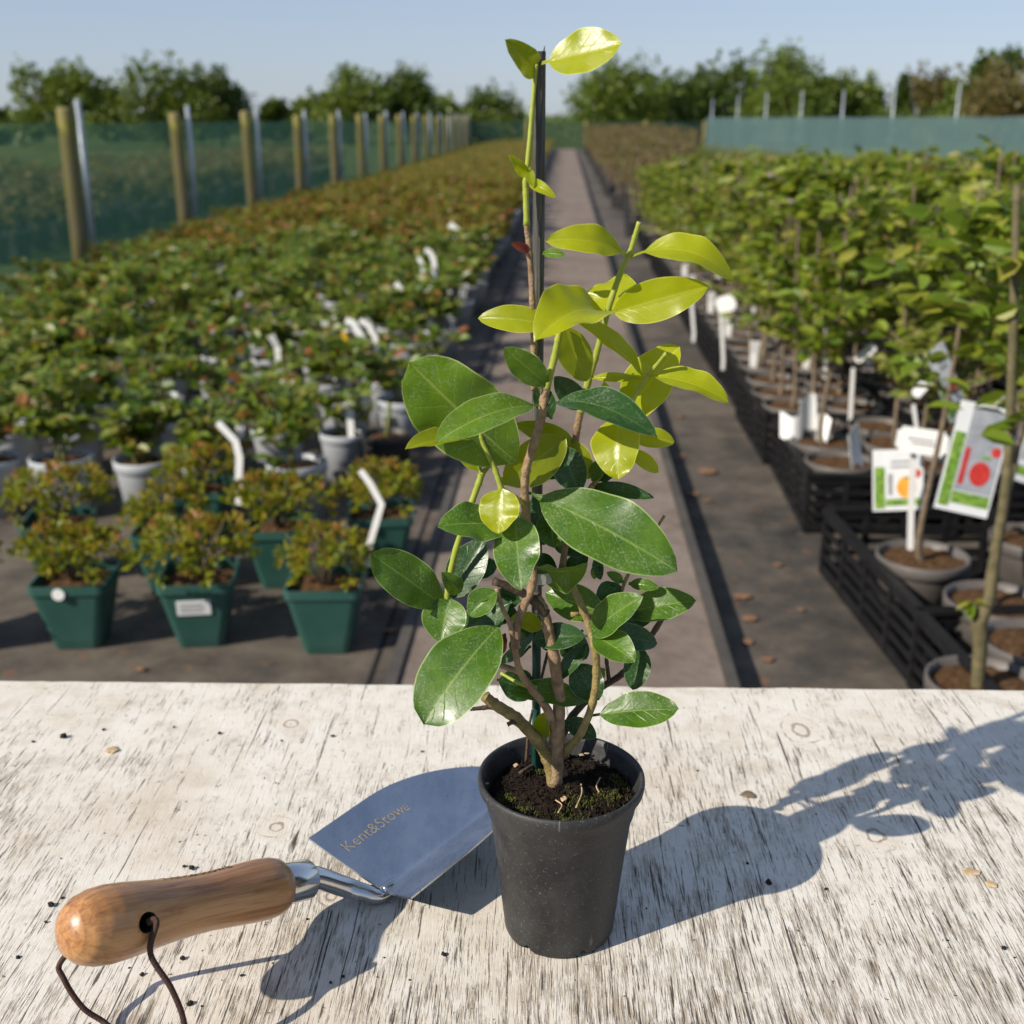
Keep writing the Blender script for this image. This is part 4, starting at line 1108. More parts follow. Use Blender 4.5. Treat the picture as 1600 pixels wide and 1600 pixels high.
lo = ob('lettering', me, trowel)
# cord hole: shade painted into its wall colour, with a countersunk ring on the side facing the worker
zc_ = .0335; Pc = A + ax * zc_
vd = CAM - Pc; vd = vd - ax * (vd @ ax); vd /= np.linalg.norm(vd)
dn = np.array([0, 0, -1.0]); dn = dn - ax * (dn @ ax); dn /= np.linalg.norm(dn)
hd_ = vd * .97 + dn * .20; hd_ /= np.linalg.norm(hd_); rh = handle_r(zc_)
qm = Vector(hd_).to_track_quat('Z', 'Y').to_matrix().to_4x4()
mb = MB(); mb.lathe([(.0044, -.06), (.0044, rh - .0012), (.0058, rh + .0004), (.0070, .03)], 28, cap=True, mat=Matrix.Translation(Pc - TO) @ qm)
cutter = ob('cutter', mb.mesh('cutter', 'hole_shade', True), trowel)
ho.data.materials.append(M['hole_shade'])
bo = ho.modifiers.new('hole', 'BOOLEAN'); bo.object = cutter; bo.operation = 'DIFFERENCE'; bo.solver = 'EXACT'; bo.material_mode = 'TRANSFER'
bpy.context.view_layer.update()
dg = bpy.context.evaluated_depsgraph_get(); nm = bpy.data.meshes.new_from_object(ho.evaluated_get(dg)); ho.modifiers.clear(); ho.data = nm
bpy.data.objects.remove(cutter)
# cord
h0 = Pc + hd_ * (rh - .001); k0 = Pc - hd_ * rh * .9
c1 = [h0, h0 + hd_ * .004 + ax * .002, ony(235, 1490, h0[1] - .006), ony(268, 1545, h0[1] - .010), ony(288, 1600, h0[1] - .012), ony(286, 1660, h0[1] - .010)]
b1 = onz(250, 1720, TZ + .0018); b2 = onz(205, 1690, TZ + .0018)
c2 = [b1, b2, ony(175, 1610, h0[1] + .004), ony(130, 1575, h0[1] + .008), ony(100, 1530, h0[1] + .012), ony(97, 1500, h0[1] + .016), k0]
mb = MB(); sp = spline([p - TO for p in c1 + c2], 7); mb.tube(sp, .00205, 8, flat=.7)
ob('cord', mb.mesh('cord', 'leather', True), trowel)

# ------------------------------------------------------------------ the potted shrub on the bench
n = NT('old_black_plastic'); v = n.coord()
sc_ = n.noise(n.map(v, (60, 60, 40)), 1.0, 8, 0.8); du = n.noise(v, 22, 5, 0.6); fi = n.noise(v, 700, 3, 0.6)
dus = n.math('MULTIPLY', n.ramp(n.math('ADD', n.math('MULTIPLY', sc_, .6), n.math('MULTIPLY', du, .4)), [(0.42, 0.0), (0.58, 0.5), (0.70, 1.0)]), .9)
c = n.mix(dus, n.ramp(du, [(0.3, (0.011, 0.011, 0.012)), (0.7, (0.020, 0.020, 0.021))]), (0.060, 0.059, 0.056))
c = n.mix(n.ramp(fi, [(0.62, 0.0), (0.72, 0.6)]), c, (0.20, 0.195, 0.18))
scr = n.noise(n.map(v, (260, 260, 30), rot=(.3, .2, 0)), 1.0, 3, .5)
c = n.mix(n.ramp(scr, [(0.70, 0.0), (0.76, 0.55)]), c, (0.22, 0.215, 0.20))
n.set(color=c, rough=n.ramp(dus, [(0, 0.42), (1, 0.8)]), spec=0.4); n.bump(n.math('ADD', fi, sc_), 0.12, 0.0008); M['old_black_plastic'] = n.m

def leaf_material(name, dark, light, rib, tr, fac, dust, rough, edge_c, spec=.4, bmp=.4):
    n = NT(name)
    uv = n.coord('UV'); v = n.coord('Object')
    sp = n.n.new('ShaderNodeSeparateXYZ'); n.l.new(uv, sp.inputs[0])
    a = n.math('ABSOLUTE', n.math('MULTIPLY', n.math('SUBTRACT', sp.outputs[0], .5), 2.0))      # 0 rib .. 1 edge
    ribm = n.ramp(a, [(0.015, 1.0), (0.05, 0.0)])
    wob = n.math('MULTIPLY', n.noise(v, 180, 2), .10)
    vt = n.math('ADD', n.math('SUBTRACT', n.math('MULTIPLY', sp.outputs[1], 7.5), n.math('MULTIPLY', n.math('POWER', a, .75), 1.9)), n.math('MULTIPLY', wob, 3.5))
    fr_ = n.math('ABSOLUTE', n.math('SUBTRACT', n.math('FRACT', vt), .5))
    vein = n.math('MULTIPLY', n.ramp(fr_, [(0.0, 1.0), (0.055, 0.0)]), n.ramp(a, [(0.0, 1.0), (0.55, .8), (0.85, 0.0)]))
    net = n.new('ShaderNodeTexVoronoi', {'Vector': v, 'Scale': 330.0}, feature='DISTANCE_TO_EDGE', out=0)
    netl = n.ramp(net, [(0.0, 1.0), (0.12, 0.0)])
    c = n.ramp(n.noise(v, 55, 4, .6), [(0.36, dark), (0.62, light)])
    c = n.mix(n.math('MULTIPLY', vein, .30), c, rib)
    c = n.mix(n.math('MULTIPLY', netl, .06), c, rib)
    c = n.mix(n.math('MULTIPLY', ribm, .65), c, rib)
    c = n.mix(n.ramp(a, [(0.955, 0.0), (0.975, .8)]), c, edge_c)
    if dust:
        d1 = n.ramp(n.noise(v, 900, 3, .6), [(0.50, 0.0), (0.66, 1.0)]); d2 = n.ramp(n.noise(v, 70, 5, .65), [(0.42, 0.1), (0.66, 1.0)])
        c = n.mix(n.math('MULTIPLY', n.math('MULTIPLY', d1, d2), dust), c, (0.40, 0.46, 0.34))
        n.set(color=c, rough=n.math('ADD', n.math('MULTIPLY', d2, .22), rough), spec=spec)
    else: n.set(color=c, rough=rough, spec=spec)
    hgt = n.math('SUBTRACT', n.math('MULTIPLY', n.noise(v, 260, 3), .5), n.math('ADD', n.math('MULTIPLY', vein, .5), n.math('MULTIPLY', netl, .07)))
    n.bump(hgt, bmp, 0.0006)
    n.translucent(n.mix(n.math('MULTIPLY', vein, .4), tr, tuple(x * .6 for x in tr)), fac); M[name] = n.m
leaf_material('leaf_young', (0.27, 0.32, 0.005), (0.36, 0.39, 0.007), (0.46, 0.48, 0.05), (0.50, 0.54, 0.003), .42, .0, .30, (0.70, 0.67, 0.14), .4, .22)
leaf_material('leaf_lime', (0.16, 0.21, 0.006), (0.24, 0.28, 0.010), (0.36, 0.40, 0.07), (0.38, 0.43, 0.004), .42, .0, .34, (0.62, 0.62, 0.16), .4, .25)
leaf_material('leaf_mid', (0.055, 0.13, 0.005), (0.105, 0.195, 0.008), (0.28, 0.36, 0.08), (0.24, 0.36, 0.006), .28, .42, .30, (0.40, 0.46, 0.16), .4)
leaf_material('leaf_green', (0.028, 0.088, 0.004), (0.066, 0.145, 0.006), (0.20, 0.28, 0.06), (0.17, 0.29, 0.005), .22, .36, .28, (0.34, 0.42, 0.16), .4)
leaf_material('leaf_dark', (0.010, 0.045, 0.007), (0.024, 0.072, 0.011), (0.09, 0.16, 0.05), (0.05, 0.14, 0.012), .15, .28, .28, (0.16, 0.26, 0.12))  # darker copy of the leaf green, shade of inner leaves put into the colour
leaf_material('leaf_red', (0.10, 0.02, 0.02), (0.17, 0.04, 0.025), (0.2, 0.08, 0.04), (0.35, 0.06, 0.03), .3, .0, .4, (0.2, 0.06, 0.03))
simple('brown_stem', (0.15, 0.090, 0.050), (0.36, 0.25, 0.145), 160, .7, bump=.6, bscale=500)
simple('olive_stem', (0.15, 0.11, 0.035), (0.33, 0.25, 0.10), 160, .6, bump=.5, bscale=500)
simple('lime_stem', (0.24, 0.29, 0.03), (0.33, 0.37, 0.06), 120, .5)
simple('dark_stem', (0.05, 0.03, 0.02), (0.10, 0.065, 0.04), 160, .7, bump=.5, bscale=500)
n = NT('split_cane'); v = n.coord()
g = n.noise(n.map(v, (900, 900, 30)), 1.0, 4, .7)
n.set(color=n.ramp(g, [(0.3, (0.022, 0.022, 0.02)), (0.5, (0.06, 0.058, 0.052)), (0.72, (0.15, 0.145, 0.13))]), rough=.75); n.bump(g, .5, .0008); M['split_cane'] = n.m
simple('green_cane', (0.006, 0.040, 0.030), (0.012, 0.07, 0.055), 200, .45)

PB = np.array([RIM[0], RIM[1], TZ])          # pot base centre
Y0 = RIM[1]
plant = empty('potted_plant', PB, label='shrub with glossy green and lime leaves, tied to a cane in a small black pot', cat='potted plant')
ph = .0965
mb = MB()
prof = [(0, .006), (.024, .006), (.0285, .0025), (.0302, .0005), (.0308, .002), (.0312, .006), (.0352, .045), (.0384, .072), (.0390, .0745), (.0400, .0768), (.0412, .0835), (.0434, .0885), (.0447, .0905), (.0452, .0935), (.0450, .0958), (.0440, .0966), (.0428, .0960), (.0420, .0925), (.0400, .0860), (.0376, .0780), (.0366, .070), (0, .070)]
mb.lathe(prof, 72)
# drainage notches round the foot
V2 = []
for p in mb.v:
    a = math.atan2(p[1], p[0]); r_ = math.hypot(p[0], p[1])
    z = p[2]
    if r_ > .0280 and z < .0065:
        k = max(0, math.cos(a * 6 + .5)) ** 10; z = z + .0040 * k * (1 - z / .0065)
    V2.append((p[0], p[1], z + .0006))
mb.v = V2
ob('pot', mb.mesh('pot', 'old_black_plastic', True), plant)
# compost surface with moss, fibres and chips
rng = np.random.default_rng(17)
g, gf = grid_sheet(-.0408, .0408, -.0408, .0408, 0, 90, 90); V = []
CZ = .0880
def soil_h(x, y):
    q = Vector((x * 90, y * 90, 0)); return CZ + .0022 * noise.noise(q) + .0016 * noise.noise(q * 3.1) + .0010 * noise.noise(q * 8) + .0008 * noise.noise(q * 18) + .004 * math.exp(-(x * x + (y + .002) ** 2) / .00016) - .0035 * max(0, (math.hypot(x, y) - .03) / .01)
for x, y, _ in g:
    m = max(abs(x), abs(y)); q = math.hypot(x, y)
    if q > 1e-6: x, y = x * m / q, y * m / q
    V.append((x, y, soil_h(x, y)))
comp = ob('compost', mesh('compost', V, gf, 'dark_compost', True), plant)
mb = MB(); chips = MB(); moss = MB()
for k in range(1100):
    a = rng.uniform(0, 6.28); r_ = .0392 * math.sqrt(rng.uniform(0, 1)); x, y = r_ * math.cos(a), r_ * math.sin(a); z = soil_h(x, y)
    d = rng.normal(0, 1, 3); d[2] = abs(d[2]) * .5; d /= np.linalg.norm(d); L = rng.uniform(.0012, .0045)
    mb.tube([(x, y, z - .0003), np.array([x, y, z]) + d * L], [rng.uniform(.0003, .0009), .0002], 4)
ob('grit', mb.mesh('grit', 'dark_compost'), comp, kind='stuff')
for cx, cy, s_ in ((.010, -.014, .009), (.004, -.030, .008), (-.020, -.024, .007), (-.030, -.012, .006), (.026, -.008, .008), (.032, .010, .006), (-.012, .018, .006)):
    for k in range(130):
        x, y = cx + rng.normal(0, s_ * .5), cy + rng.normal(0, s_ * .5)
        if math.hypot(x, y) > .039: continue
        z = soil_h(x, y); d = rng.normal(0, .6, 3); d[2] = 1; d /= np.linalg.norm(d)
        moss.tube([(x, y, z - .0003), np.array([x, y, z]) + d * rng.uniform(.0008, .0028)], [.0004, .0001], 4)
ob('moss', moss.mesh('moss', 'moss'), comp, kind='stuff')
for (px, py, s_) in ((806, 1198, .0022), (881, 1250, .0022), (908, 1180, .0012), (760, 1225, .0010), (917, 1178, .0009)):
    p = onz(px, py, TZ + CZ + .002); me = lump(70 + px, s_, .45); me.materials.append(M['chip']); me.name = 'chip'; ob('chip', me, comp, p - PB)
for pts in ([(908, 1225), (909, 1240), (900, 1262)], [(938, 1215), (932, 1228), (936, 1238)], [(812, 1208), (836, 1193)], [(868, 1250), (878, 1258), (872, 1270)]):
    mb = MB(); mb.tube(spline([onz(x, y, TZ + CZ + .0035) - PB for x, y in pts], 5), .00042 if pts[0][0] != 812 else .0011, 5); ob('fibre', mb.mesh('fibre', 'chip' if pts[0][0] != 812 else 'dark_stem', True), comp)

def pp(x, y, d=0.0): return ony(x, y, Y0 + d) - PB
def stem(pts, r0, r1, mat, name='stem', knots=True):
    P = spline([pp(*p) for p in pts], 7); n_ = len(P); r0 *= .86; r1 *= .82
    rd = [r0 + (r1 - r0) * i / (n_ - 1) for i in range(n_)]
    if knots:
        for i in range(n_): rd[i] *= 1 + (.16 if i % 7 == 0 else 0) + .05 * math.sin(i * 2.3 + pts[0][0])
    mb = MB(); mb.tube(P, rd, 10); return ob(name, mb.mesh(name, mat, True), plant)
# cane: split dark upper length, green lower length
mb = MB(); mb.tube([pp(843.5, 80, .010), pp(842, 300, .011), pp(840, 600, .014), pp(838.5, 955, .0172)], [.0027, .0028, .0028, .0027], 10)
cane = ob('cane', mb.mesh('cane', 'split_cane'), plant)
mb = MB(); mb.tube([pp(838.5, 950, .0172), pp(838.3, 1040, .018), np.array(pp(838, 1130, .019)), np.array(pp(838, 1130, .019)) + np.array([0, 0, -.045])], .0024, 12); ob('cane_foot', mb.mesh('cane_foot', 'green_cane', True), cane)
mb = MB(); mb.tube([pp(849, 84, .009), pp(851, 72, .009)], [.0006, .0002], 5); ob('splinter', mb.mesh('splinter', 'split_cane'), cane)
# stems
base = (866, 1222)
stem([(866, 1225, 0), (856, 1185, -.001), (838, 1155, -.003), (806, 1122, -.007), (772, 1100, -.010), (758, 1088, -.011)], .0043, .0034, 'olive_stem')
stem([(778, 1103, -.010), (755, 1106, -.013), (735, 1108, -.015)], .0016, .0012, 'dark_stem')
stem([(812, 1128, -.008), (800, 1129, -.011), (793, 1132, -.012)], .0011, .0014, 'dark_stem')
stem([(868, 1225, -.001), (872, 1150, -.003), (873, 1090, -.004), (866, 1030, -.004), (856, 980, -.003), (848, 950, -.003), (838, 930, -.004)], .0042, .0029, 'brown_stem')
stem([(852, 958, -.003), (834, 938, -.006), (808, 922, -.010), (772, 908, -.014)], .0030, .0024, 'dark_stem')
stem([(868, 1150, -.003), (856, 1110, -.008), (832, 1078, -.011), (812, 1048, -.013), (804, 1010, -.014), (797, 975, -.014), (785, 950, -.015), (776, 920, -.016)], .0028, .0012, 'brown_stem')
stem([(806, 1012, -.014), (808, 975, -.012), (817, 950, -.010), (830, 920, -.008), (833, 885, -.007), (826, 830, -.008), (820, 780, -.010), (822, 735, -.012), (832, 700, -.014), (844, 662, -.015), (850, 625, -.015), (853, 605, -.015)], .0024, .0026, 'brown_stem')
stem([(853, 610, -.015), (858, 590, -.015), (866, 560, -.015), (872, 530, -.016), (876, 508, -.016)], .0022, .0017, 'lime_stem')
stem([(872, 1190, .002), (888, 1168, -.002), (908, 1145, -.004), (926, 1098, -.006), (932, 1050, -.007), (928, 1005, -.006), (912, 955, -.003), (894, 915, .000), (878, 885, .003)], .0026, .0022, 'olive_stem')
stem([(878, 890, .003), (862, 900, .0), (845, 912, -.003)], .0020, .0020, 'brown_stem')
stem([(874, 1160, .006), (895, 1118, .012), (935, 1078, .018), (972, 1053, .020), (1000, 1020, .020), (1025, 982, .019), (1052, 938, .018)], .0026, .0017, 'dark_stem')
stem([(952, 1066, .019), (948, 1035, .018), (946, 1012, .017)], .0014, .0010, 'dark_stem')
stem([(822, 1190, .012), (826, 1140, .014), (832, 1110, .014)], .0010, .0008, 'dark_stem')
stem([(878, 890, .003), (888, 820, .010), (892, 750, .012), (898, 700, .012), (902, 668, .011), (908, 640, .010)], .0020, .0022, 'brown_stem')
stem([(907, 645, .010), (918, 600, .009), (930, 560, .007), (942, 515, .005), (956, 465, .003), (974, 415, .002), (984, 396, .001), (992, 370, .0), (999, 347, -.001)], .0020, .0014, 'lime_stem')
stem([(960, 720, .004), (972, 665, .0), (988, 625, -.004), (1008, 592, -.008), (1024, 573, -.014), (1041, 552, -.020)], .0014, .0011, 'lime_stem')
stem([(890, 800, .010), (925, 760, .008), (960, 715, .004)], .0016, .0014, 'olive_stem')
stem([(698, 985, .002), (699, 930, .0), (702, 905, .0), (712, 860, .0), (730, 805, .0), (748, 755, .0), (752, 742, .0)], .0017, .0020, 'lime_stem')
stem([(735, 1020, .004), (712, 1000, .003), (700, 975, .002)], .0018, .0018, 'brown_stem')
stem([(812, 1050, -.013), (770, 1035, -.004), (733, 1018, .004)], .0018, .0018, 'brown_stem')
stem([(752, 742, .0), (747, 715, .0), (745, 695, -.002)], .0011, .0010, 'lime_stem')
stem([(752, 742, .0), (763, 728, .002), (770, 718, .004)], .0016, .0014, 'lime_stem')
stem([(784, 766, -.014), (774, 735, -.013), (760, 705, -.012), (751, 682, -.012), (748, 665, -.012)], .0017, .0014, 'lime_stem')
stem([(822, 790, -.010), (806, 778, -.013), (784, 764, -.014)], .0013, .0015, 'lime_stem')
stem([(834, 610, .006), (834, 540, .004), (832, 470, .003), (828, 400, .003), (823, 350, .0035), (821.5, 300, .004)], .0018, .0016, 'brown_stem')
stem([(823, 352, .0035), (821.5, 300, .004), (821, 285, .004), (826, 240, .005), (831, 180, .006), (835, 130, .007), (838, 100, .007)], .0017, .0011, 'lime_stem')
stem([(893, 960, -.002), (950, 955, .010), (968, 932, .014), (978, 905, .016), (995, 875, .016), (1012, 848, .015), (1038, 806, .013)], .0013, .0009, 'olive_stem')
stem([(905, 1060, .006), (895, 1030, .010), (900, 1005, .012), (910, 985, .010)], .0010, .0009, 'olive_stem')
stem([(838, 1075, -.010), (812, 1068, -.004), (783, 1052, .004)], .0014, .0010, 'lime_stem')
stem([(846, 1060, .016), (852, 1035, .016), (856, 1020, .016)], .0009, .0011, 'dark_stem')

lr = random.Random(4)
def leaf(b, t, wpx, mat, db, dt, arch=.06, fold=.22, nrm=None, roll=0.0, sh=.9, pet=.06, tipdrop=0.0, twist=0.0, ex=.62):
    B_ = pp(b[0], b[1], db); T_ = pp(t[0], t[1], dt); a = T_ - B_; L = np.linalg.norm(a); a /= L
    mid = (B_ + T_) / 2 + PB; vd = CAM - mid; dist = np.linalg.norm(vd); vd /= dist
    n0 = vd + np.array([-.25, 0, .35]) if nrm is None else np.array(nrm, float)
    nn = n0 - a * (n0 @ a); nn /= np.linalg.norm(nn)
    if roll: 
        q = np.cross(a, nn); nn = nn * math.cos(roll) + q * math.sin(roll)
    wd = np.cross(a, nn)
    pj = a - vd * (a @ vd); pj /= np.linalg.norm(pj); qd = np.cross(vd, pj)
    fac = max(.38, abs(wd @ qd)); W = wpx * depth(mid) / F / fac
    nu_, nv = 20, 10; V = []; UV = []; Fc = []
    ph1 = lr.uniform(0, 6.28); amp = lr.uniform(.022, .05) * W
    for i in range(nu_ + 1):
        t_ = i / nu_
        s_ = max(0.0, (t_ - pet) / (1 - pet))
        prof_ = (math.sin(math.pi * s_ ** sh) ** ex) if 0 < s_ < 1 else 0.0
        hw = max(W / 2 * prof_, .0008 if t_ < .5 else .0001)
        # soft pointed tip
        c = B_ + a * (L * t_) + nn * (arch * L * 4 * t_ * (1 - t_)) - nn * (tipdrop * L * max(0, t_ - .6) ** 2 * 6)
        tw = twist * (t_ - .4); wdt = wd * math.cos(tw) + nn * math.sin(tw); nnt = nn * math.cos(tw) - wd * math.sin(tw)
        for j in range(nv + 1):
            u = -1 + 2 * j / nv
            und = amp * abs(u) ** 1.5 * (math.sin(t_ * 11 + ph1 + (1.3 if u > 0 else 0)) + .5 * math.sin(t_ * 23 + 2 * ph1)) * min(1, s_ * 4)
            up_ = fold * hw * (abs(u) ** 1.3) + und - .0003 * (1 - min(1, abs(u) * 6))
            V.append(c + wdt * (hw * u) + nnt * up_); UV.append((j / nv, t_))
    for i in range(nu_):
        for j in range(nv):
            q = i * (nv + 1) + j; Fc.append((q, q + 1, q + nv + 2, q + nv + 1))
    return ob('leaf', mesh('leaf', V, Fc, mat, True, UV), plant)

Yg, Lm, Md, Gr, Dk = 'leaf_young', 'leaf_lime', 'leaf_mid', 'leaf_green', 'leaf_dark'
SUNN = -SUNV
# tip of the leader
leaf((846, 99), (972, 68), 64, Yg, .007, -.010, .02, .10, nrm=(-.35, -.85, .4), sh=.95, pet=.10)
leaf((838, 116), (789, 62), 40, Lm, .009, -.002, .05, .3, nrm=(.5, -.75, .0), sh=.62, pet=.02)
leaf((824, 276), (796, 242), 19, Yg, .004, -.004, .08, .3, sh=.7)
leaf((826, 262), (833, 292), 14, Lm, .003, -.006, .02, .3)
leaf((828, 286), (869, 309), 18, Yg, .003, -.008, .22, .3, sh=.9)
leaf((829, 394), (798, 381), 15, 'leaf_red', .003, -.002, .1, .4)
leaf((848, 396), (884, 399), 15, Md, .003, -.002, .12, .3)
# right-hand leader
leaf((982, 402), (852, 376), 44, Yg, .001, -.012, .20, .28, roll=.15, sh=1.0, pet=.14)
leaf((986, 402), (1145, 424), 44, Yg, .001, -.016, .20, .30, nrm=(.1, -.7, .7), sh=.95, pet=.16, tipdrop=.12)
leaf((952, 490), (1107, 447), 66, Yg, .004, -.010, .06, .14, nrm=(.15, -.95, .25), sh=.9, pet=.05)
leaf((948, 488), (972, 430), 70, Yg, .008, .022, .03, .10, nrm=(-.5, -.6, .6), sh=.75, pet=.02)
leaf((948, 492), (838, 526), 72, Yg, .003, -.034, .16, .40, nrm=(-.1, -.65, .75), sh=1.0, pet=.03, tipdrop=.05)
leaf((878, 510), (747, 497), 42, Yg, .002, .006, .10, .2, sh=1.0)
leaf((1006, 592), (902, 504), 26, Yg, -.010, -.024, .08, .5, roll=.7, sh=1.15)
leaf((880, 506), (916, 596), 54, Lm, -.012, -.004, .02, .15, sh=.85)
leaf((972, 656), (1062, 540), 76, Yg, .010, .004, .03, .14, nrm=(-.45, -.8, .4), sh=.95, pet=.02)
leaf((1010, 588), (1139, 629), 36, Yg, -.009, -.022, .12, .35, nrm=(.0, -.55, .85), sh=.92, pet=.10)
leaf((924, 590), (1000, 592), 15, Yg, .008, .000, .05, .3)
leaf((958, 650), (944, 596), 32, Yg, .012, .004, .10, .5, sh=.8)
# big dusty leaf and the ones in front of it
leaf((806, 722), (640, 566), 134, Md, -.006, -.020, .04, .10, nrm=(-.35, -.85, .35), sh=1.12, pet=.02, ex=.5)
leaf((848, 634), (680, 692), 54, Md, -.015, -.048, .12, .22, nrm=(-.1, -.62, .78), sh=1.05, pet=.10)
leaf((742, 685), (633, 702), 28, Lm, -.010, -.030, .08, .4, nrm=(-.1, -.5, .85))
leaf((751, 738), (716, 690), 30, Lm, .0, .008, .05, .3)
leaf((860, 604), (788, 543), 46, Md, -.015, -.026, .05, .15, sh=1.0, nrm=(-.4, -.8, .4))
leaf((850, 598), (812, 545), 30, Gr, -.013, -.008, .05, .2)
leaf((854, 634), (1027, 684), 48, Dk, -.015, -.050, .16, .24, nrm=(.05, -.55, .85), sh=.95, pet=.12)
leaf((912, 640), (866, 588), 40, Dk, .008, .0, .06, .2)
leaf((899, 690), (806, 662), 34, Lm, .012, .008, .12, .25, roll=-.3)
leaf((784, 756), (884, 684), 70, Lm, -.006, .004, .06, .20, nrm=(-.2, -.9, -.1), sh=.95, pet=.03)
leaf((880, 688), (922, 748), 46, Lm, .012, .004, .05, .2, nrm=(.2, -.9, .0))
leaf((876, 694), (905, 770), 54, Dk, .004, -.004, .05, .25)
leaf((968, 650), (966, 750), 76, Yg, -.004, -.022, .08, .16, nrm=(-.4, -.75, .55), sh=.85, pet=.03)
leaf((985, 688), (1054, 690), 32, Yg, .0, .004, .10, .3, nrm=(.1, -.7, .6))
leaf((978, 700), (1029, 738), 24, Yg, .002, .006, .08, .4)
leaf((784, 764), (778, 834), 64, Yg, -.016, -.026, .03, .10, nrm=(-.3, -.9, .15), sh=.78, pet=.02)
leaf((772, 722), (800, 700), 26, Yg, .004, .010, .05, .3)
leaf((780, 748), (836, 758), 20, Yg, .006, .010, .05, .3)
# middle
leaf((826, 770), (1058, 892), 108, Gr, -.010, -.050, .07, .12, nrm=(-.15, -.72, .7), sh=1.02, pet=.09)
leaf((803, 826), (685, 822), 58, Gr, -.006, -.024, .08, .16, nrm=(-.1, -.6, .8), sh=1.1, pet=.03)
leaf((806, 808), (815, 922), 74, Gr, -.010, -.040, .05, .16, nrm=(-.25, -.8, .5), sh=.82, pet=.03)
leaf((858, 792), (866, 856), 46, Gr, -.002, -.014, .06, .3, sh=1.0)
leaf((838, 772), (850, 852), 64, Dk, .0, -.006, .05, .2)
leaf((935, 752), (967, 712), 34, Dk, .008, .004, .05, .3)
leaf((925, 752), (948, 716), 24, Gr, .006, .0, .05, .4)
leaf((920, 760), (1022, 778), 24, Dk, .010, .002, .10, .3)
leaf((880, 858), (915, 850), 40, Dk, .008, .010, .05, .2)
leaf((694, 948), (578, 864), 72, Gr, .0, -.016, .05, .20, nrm=(-.2, -.72, .65), sh=1.15, pet=.02, ex=.52)
leaf((704, 938), (757, 842), 60, Dk, .002, .012, .04, .18, nrm=(-.3, -.85, .4))
leaf((720, 926), (690, 894), 30, Gr, -.002, -.010, .08, .4)
leaf((704, 932), (688, 1004), 70, Gr, .0, -.014, .05, .25, sh=.85)
leaf((786, 972), (662, 1132), 108, Gr, -.014, -.050, .08, .14, nrm=(-.2, -.72, .66), sh=1.12, pet=.07, ex=.5)
leaf((778, 922), (733, 962), 42, Gr, -.016, -.020, .10, .35)
leaf((772, 924), (742, 938), 18, Gr, -.015, -.018, .1, .35)
leaf((800, 940), (722, 990), 56, Dk, .004, .010, .05, .2)
leaf((812, 960), (748, 958), 40, Dk, .008, .012, .05, .2)
leaf((828, 884), (918, 884), 40, Md, -.002, -.008, .12, .3, nrm=(.2, -.7, -.55))
leaf((884, 905), (918, 864), 30, Dk, .006, .010, .05, .3)
leaf((848, 980), (798, 965), 30, Lm, .002, -.006, .05, .3)
# lower right cluster
leaf((948, 960), (852, 926), 58, Gr, .006, .016, .06, .15, nrm=(-.1, -.8, .5))
leaf((922, 992), (1004, 932), 52, Gr, -.006, -.022, .07, .24, nrm=(-.25, -.7, .65))
leaf((975, 958), (1088, 939), 52, Gr, .016, .008, .06, .2, nrm=(-.1, -.7, .7))
leaf((982, 912), (1030, 919), 20, Gr, .016, .010, .12, .3)
leaf((974, 910), (948, 894), 16, Gr, .016, .014, .1, .3)
leaf((930, 990), (1027, 1006), 42, Dk, -.004, .004, .10, .25)
leaf((925, 992), (992, 1034), 50, Gr, -.006, -.032, .08, .3, nrm=(-.1, -.65, .75), sh=1.1)
leaf((938, 975), (1018, 968), 34, Dk, .008, .012, .05, .25)
leaf((1004, 1010), (989, 1078), 42, Dk, .018, .008, .06, .25, nrm=(-.2, -.9, .2))
leaf((918, 994), (832, 1000), 42, Dk, -.004, .002, .10, .2)
leaf((926, 960), (950, 985), 26, Dk, .004, .010, .05, .25)
leaf((916, 1006), (874, 1062), 26, Dk, .004, -.004, .05, .3)
leaf((888, 985), (893, 1035), 30, Dk, .012, .016, .05, .3)
leaf((896, 1036), (936, 1094), 54, Dk, .008, .0, .06, .2, nrm=(-.1, -.85, .5))
leaf((945, 1045), (932, 1060), 22, Md, .018, .02, .05, .2)
leaf((918, 1098), (796, 1080), 40, Gr, .002, -.006, .10, .2, nrm=(-.1, -.55, .85))
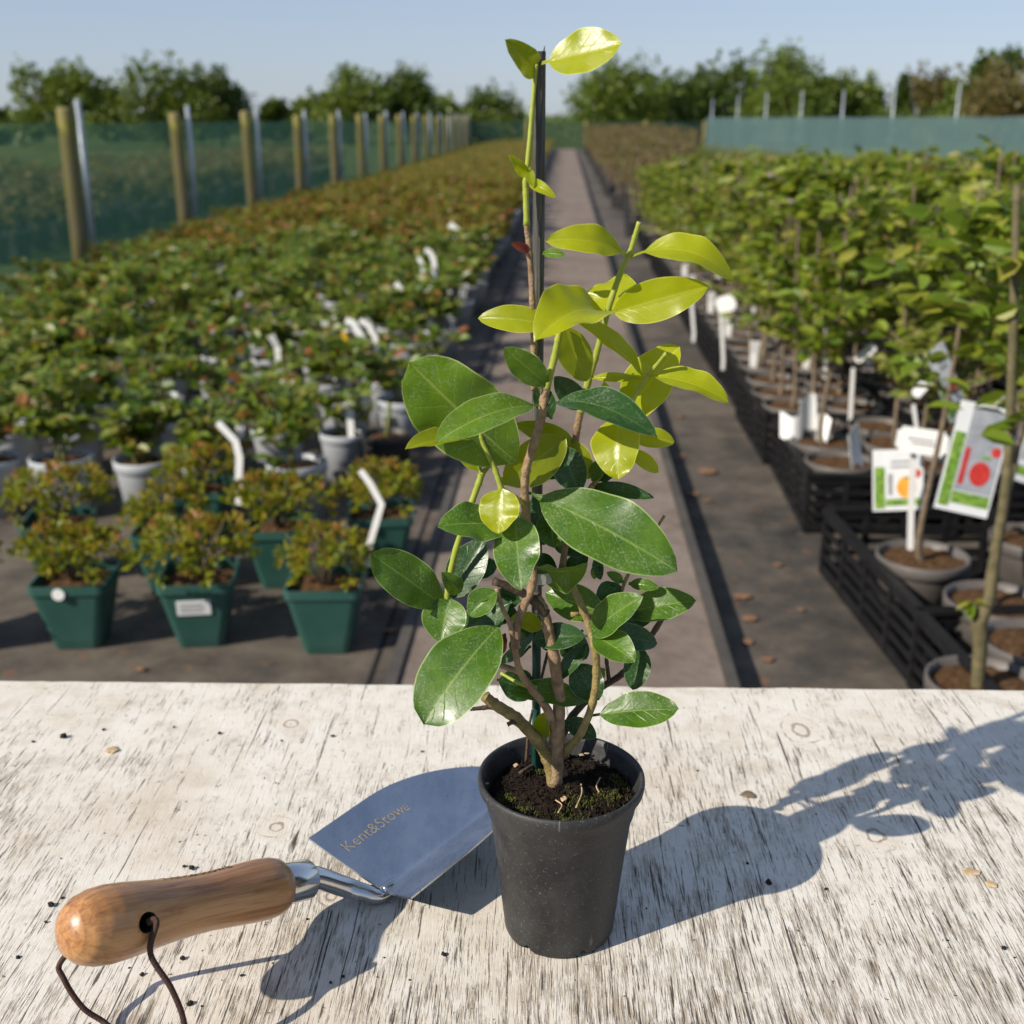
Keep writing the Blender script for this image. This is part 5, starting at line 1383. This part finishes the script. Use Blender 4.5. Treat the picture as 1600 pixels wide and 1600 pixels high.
leaf((776, 1062), (836, 1080), 52, Dk, .012, .018, .05, .25)
leaf((926, 1118), (1061, 1108), 56, Gr, -.004, -.014, .06, .14, nrm=(-.1, -.65, .75), sh=1.05, pet=.10, ex=.55)
leaf((848, 1152), (856, 1112), 28, Lm, .002, -.006, .05, .4)
leaf((882, 1126), (932, 1152), 32, Dk, .008, .002, .10, .3)
leaf((790, 990), (776, 1022), 26, 'leaf_red', .004, .004, .05, .3)
leaf((830, 1010), (782, 1035), 20, Dk, .016, .02, .05, .3)
leaf((844, 996), (880, 1010), 34, Dk, .006, .0, .05, .3)
leaf((932, 868), (938, 906), 18, Dk, .012, .008, .05, .4)
leaf((934, 880), (928, 905), 14, Md, .012, .010, .05, .4)
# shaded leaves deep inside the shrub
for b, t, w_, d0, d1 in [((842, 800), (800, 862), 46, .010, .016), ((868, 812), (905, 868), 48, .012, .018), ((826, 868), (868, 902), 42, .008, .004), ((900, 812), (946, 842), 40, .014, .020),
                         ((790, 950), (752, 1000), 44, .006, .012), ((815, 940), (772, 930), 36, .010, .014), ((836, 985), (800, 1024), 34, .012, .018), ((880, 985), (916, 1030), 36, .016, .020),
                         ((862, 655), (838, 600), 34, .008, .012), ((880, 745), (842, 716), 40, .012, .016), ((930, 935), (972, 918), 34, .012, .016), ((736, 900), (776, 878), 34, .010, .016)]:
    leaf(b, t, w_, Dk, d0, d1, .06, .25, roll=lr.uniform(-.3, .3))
# clear plastic tie round stems and cane
mb = MB(); ring = []
for k in range(17):
    a = 2 * math.pi * k / 16; c = pp(844, 893, .004); ring.append(c + np.array([.0085 * math.cos(a), .011 * math.sin(a), .0]))
strip_pts = ring
for k in range(16):
    p, q = ring[k], ring[k + 1]; mb.add([p - [0, 0, .003], q - [0, 0, .003], q + [0, 0, .003], p + [0, 0, .003]], [(0, 1, 2, 3)])
n = NT('clear_tie'); n.set(color=(.55, .57, .52), rough=.25); n.p.inputs['Transmission Weight'].default_value = .5; M['clear_tie'] = n.m
ob('tie', mb.mesh('tie', 'clear_tie', True), plant)
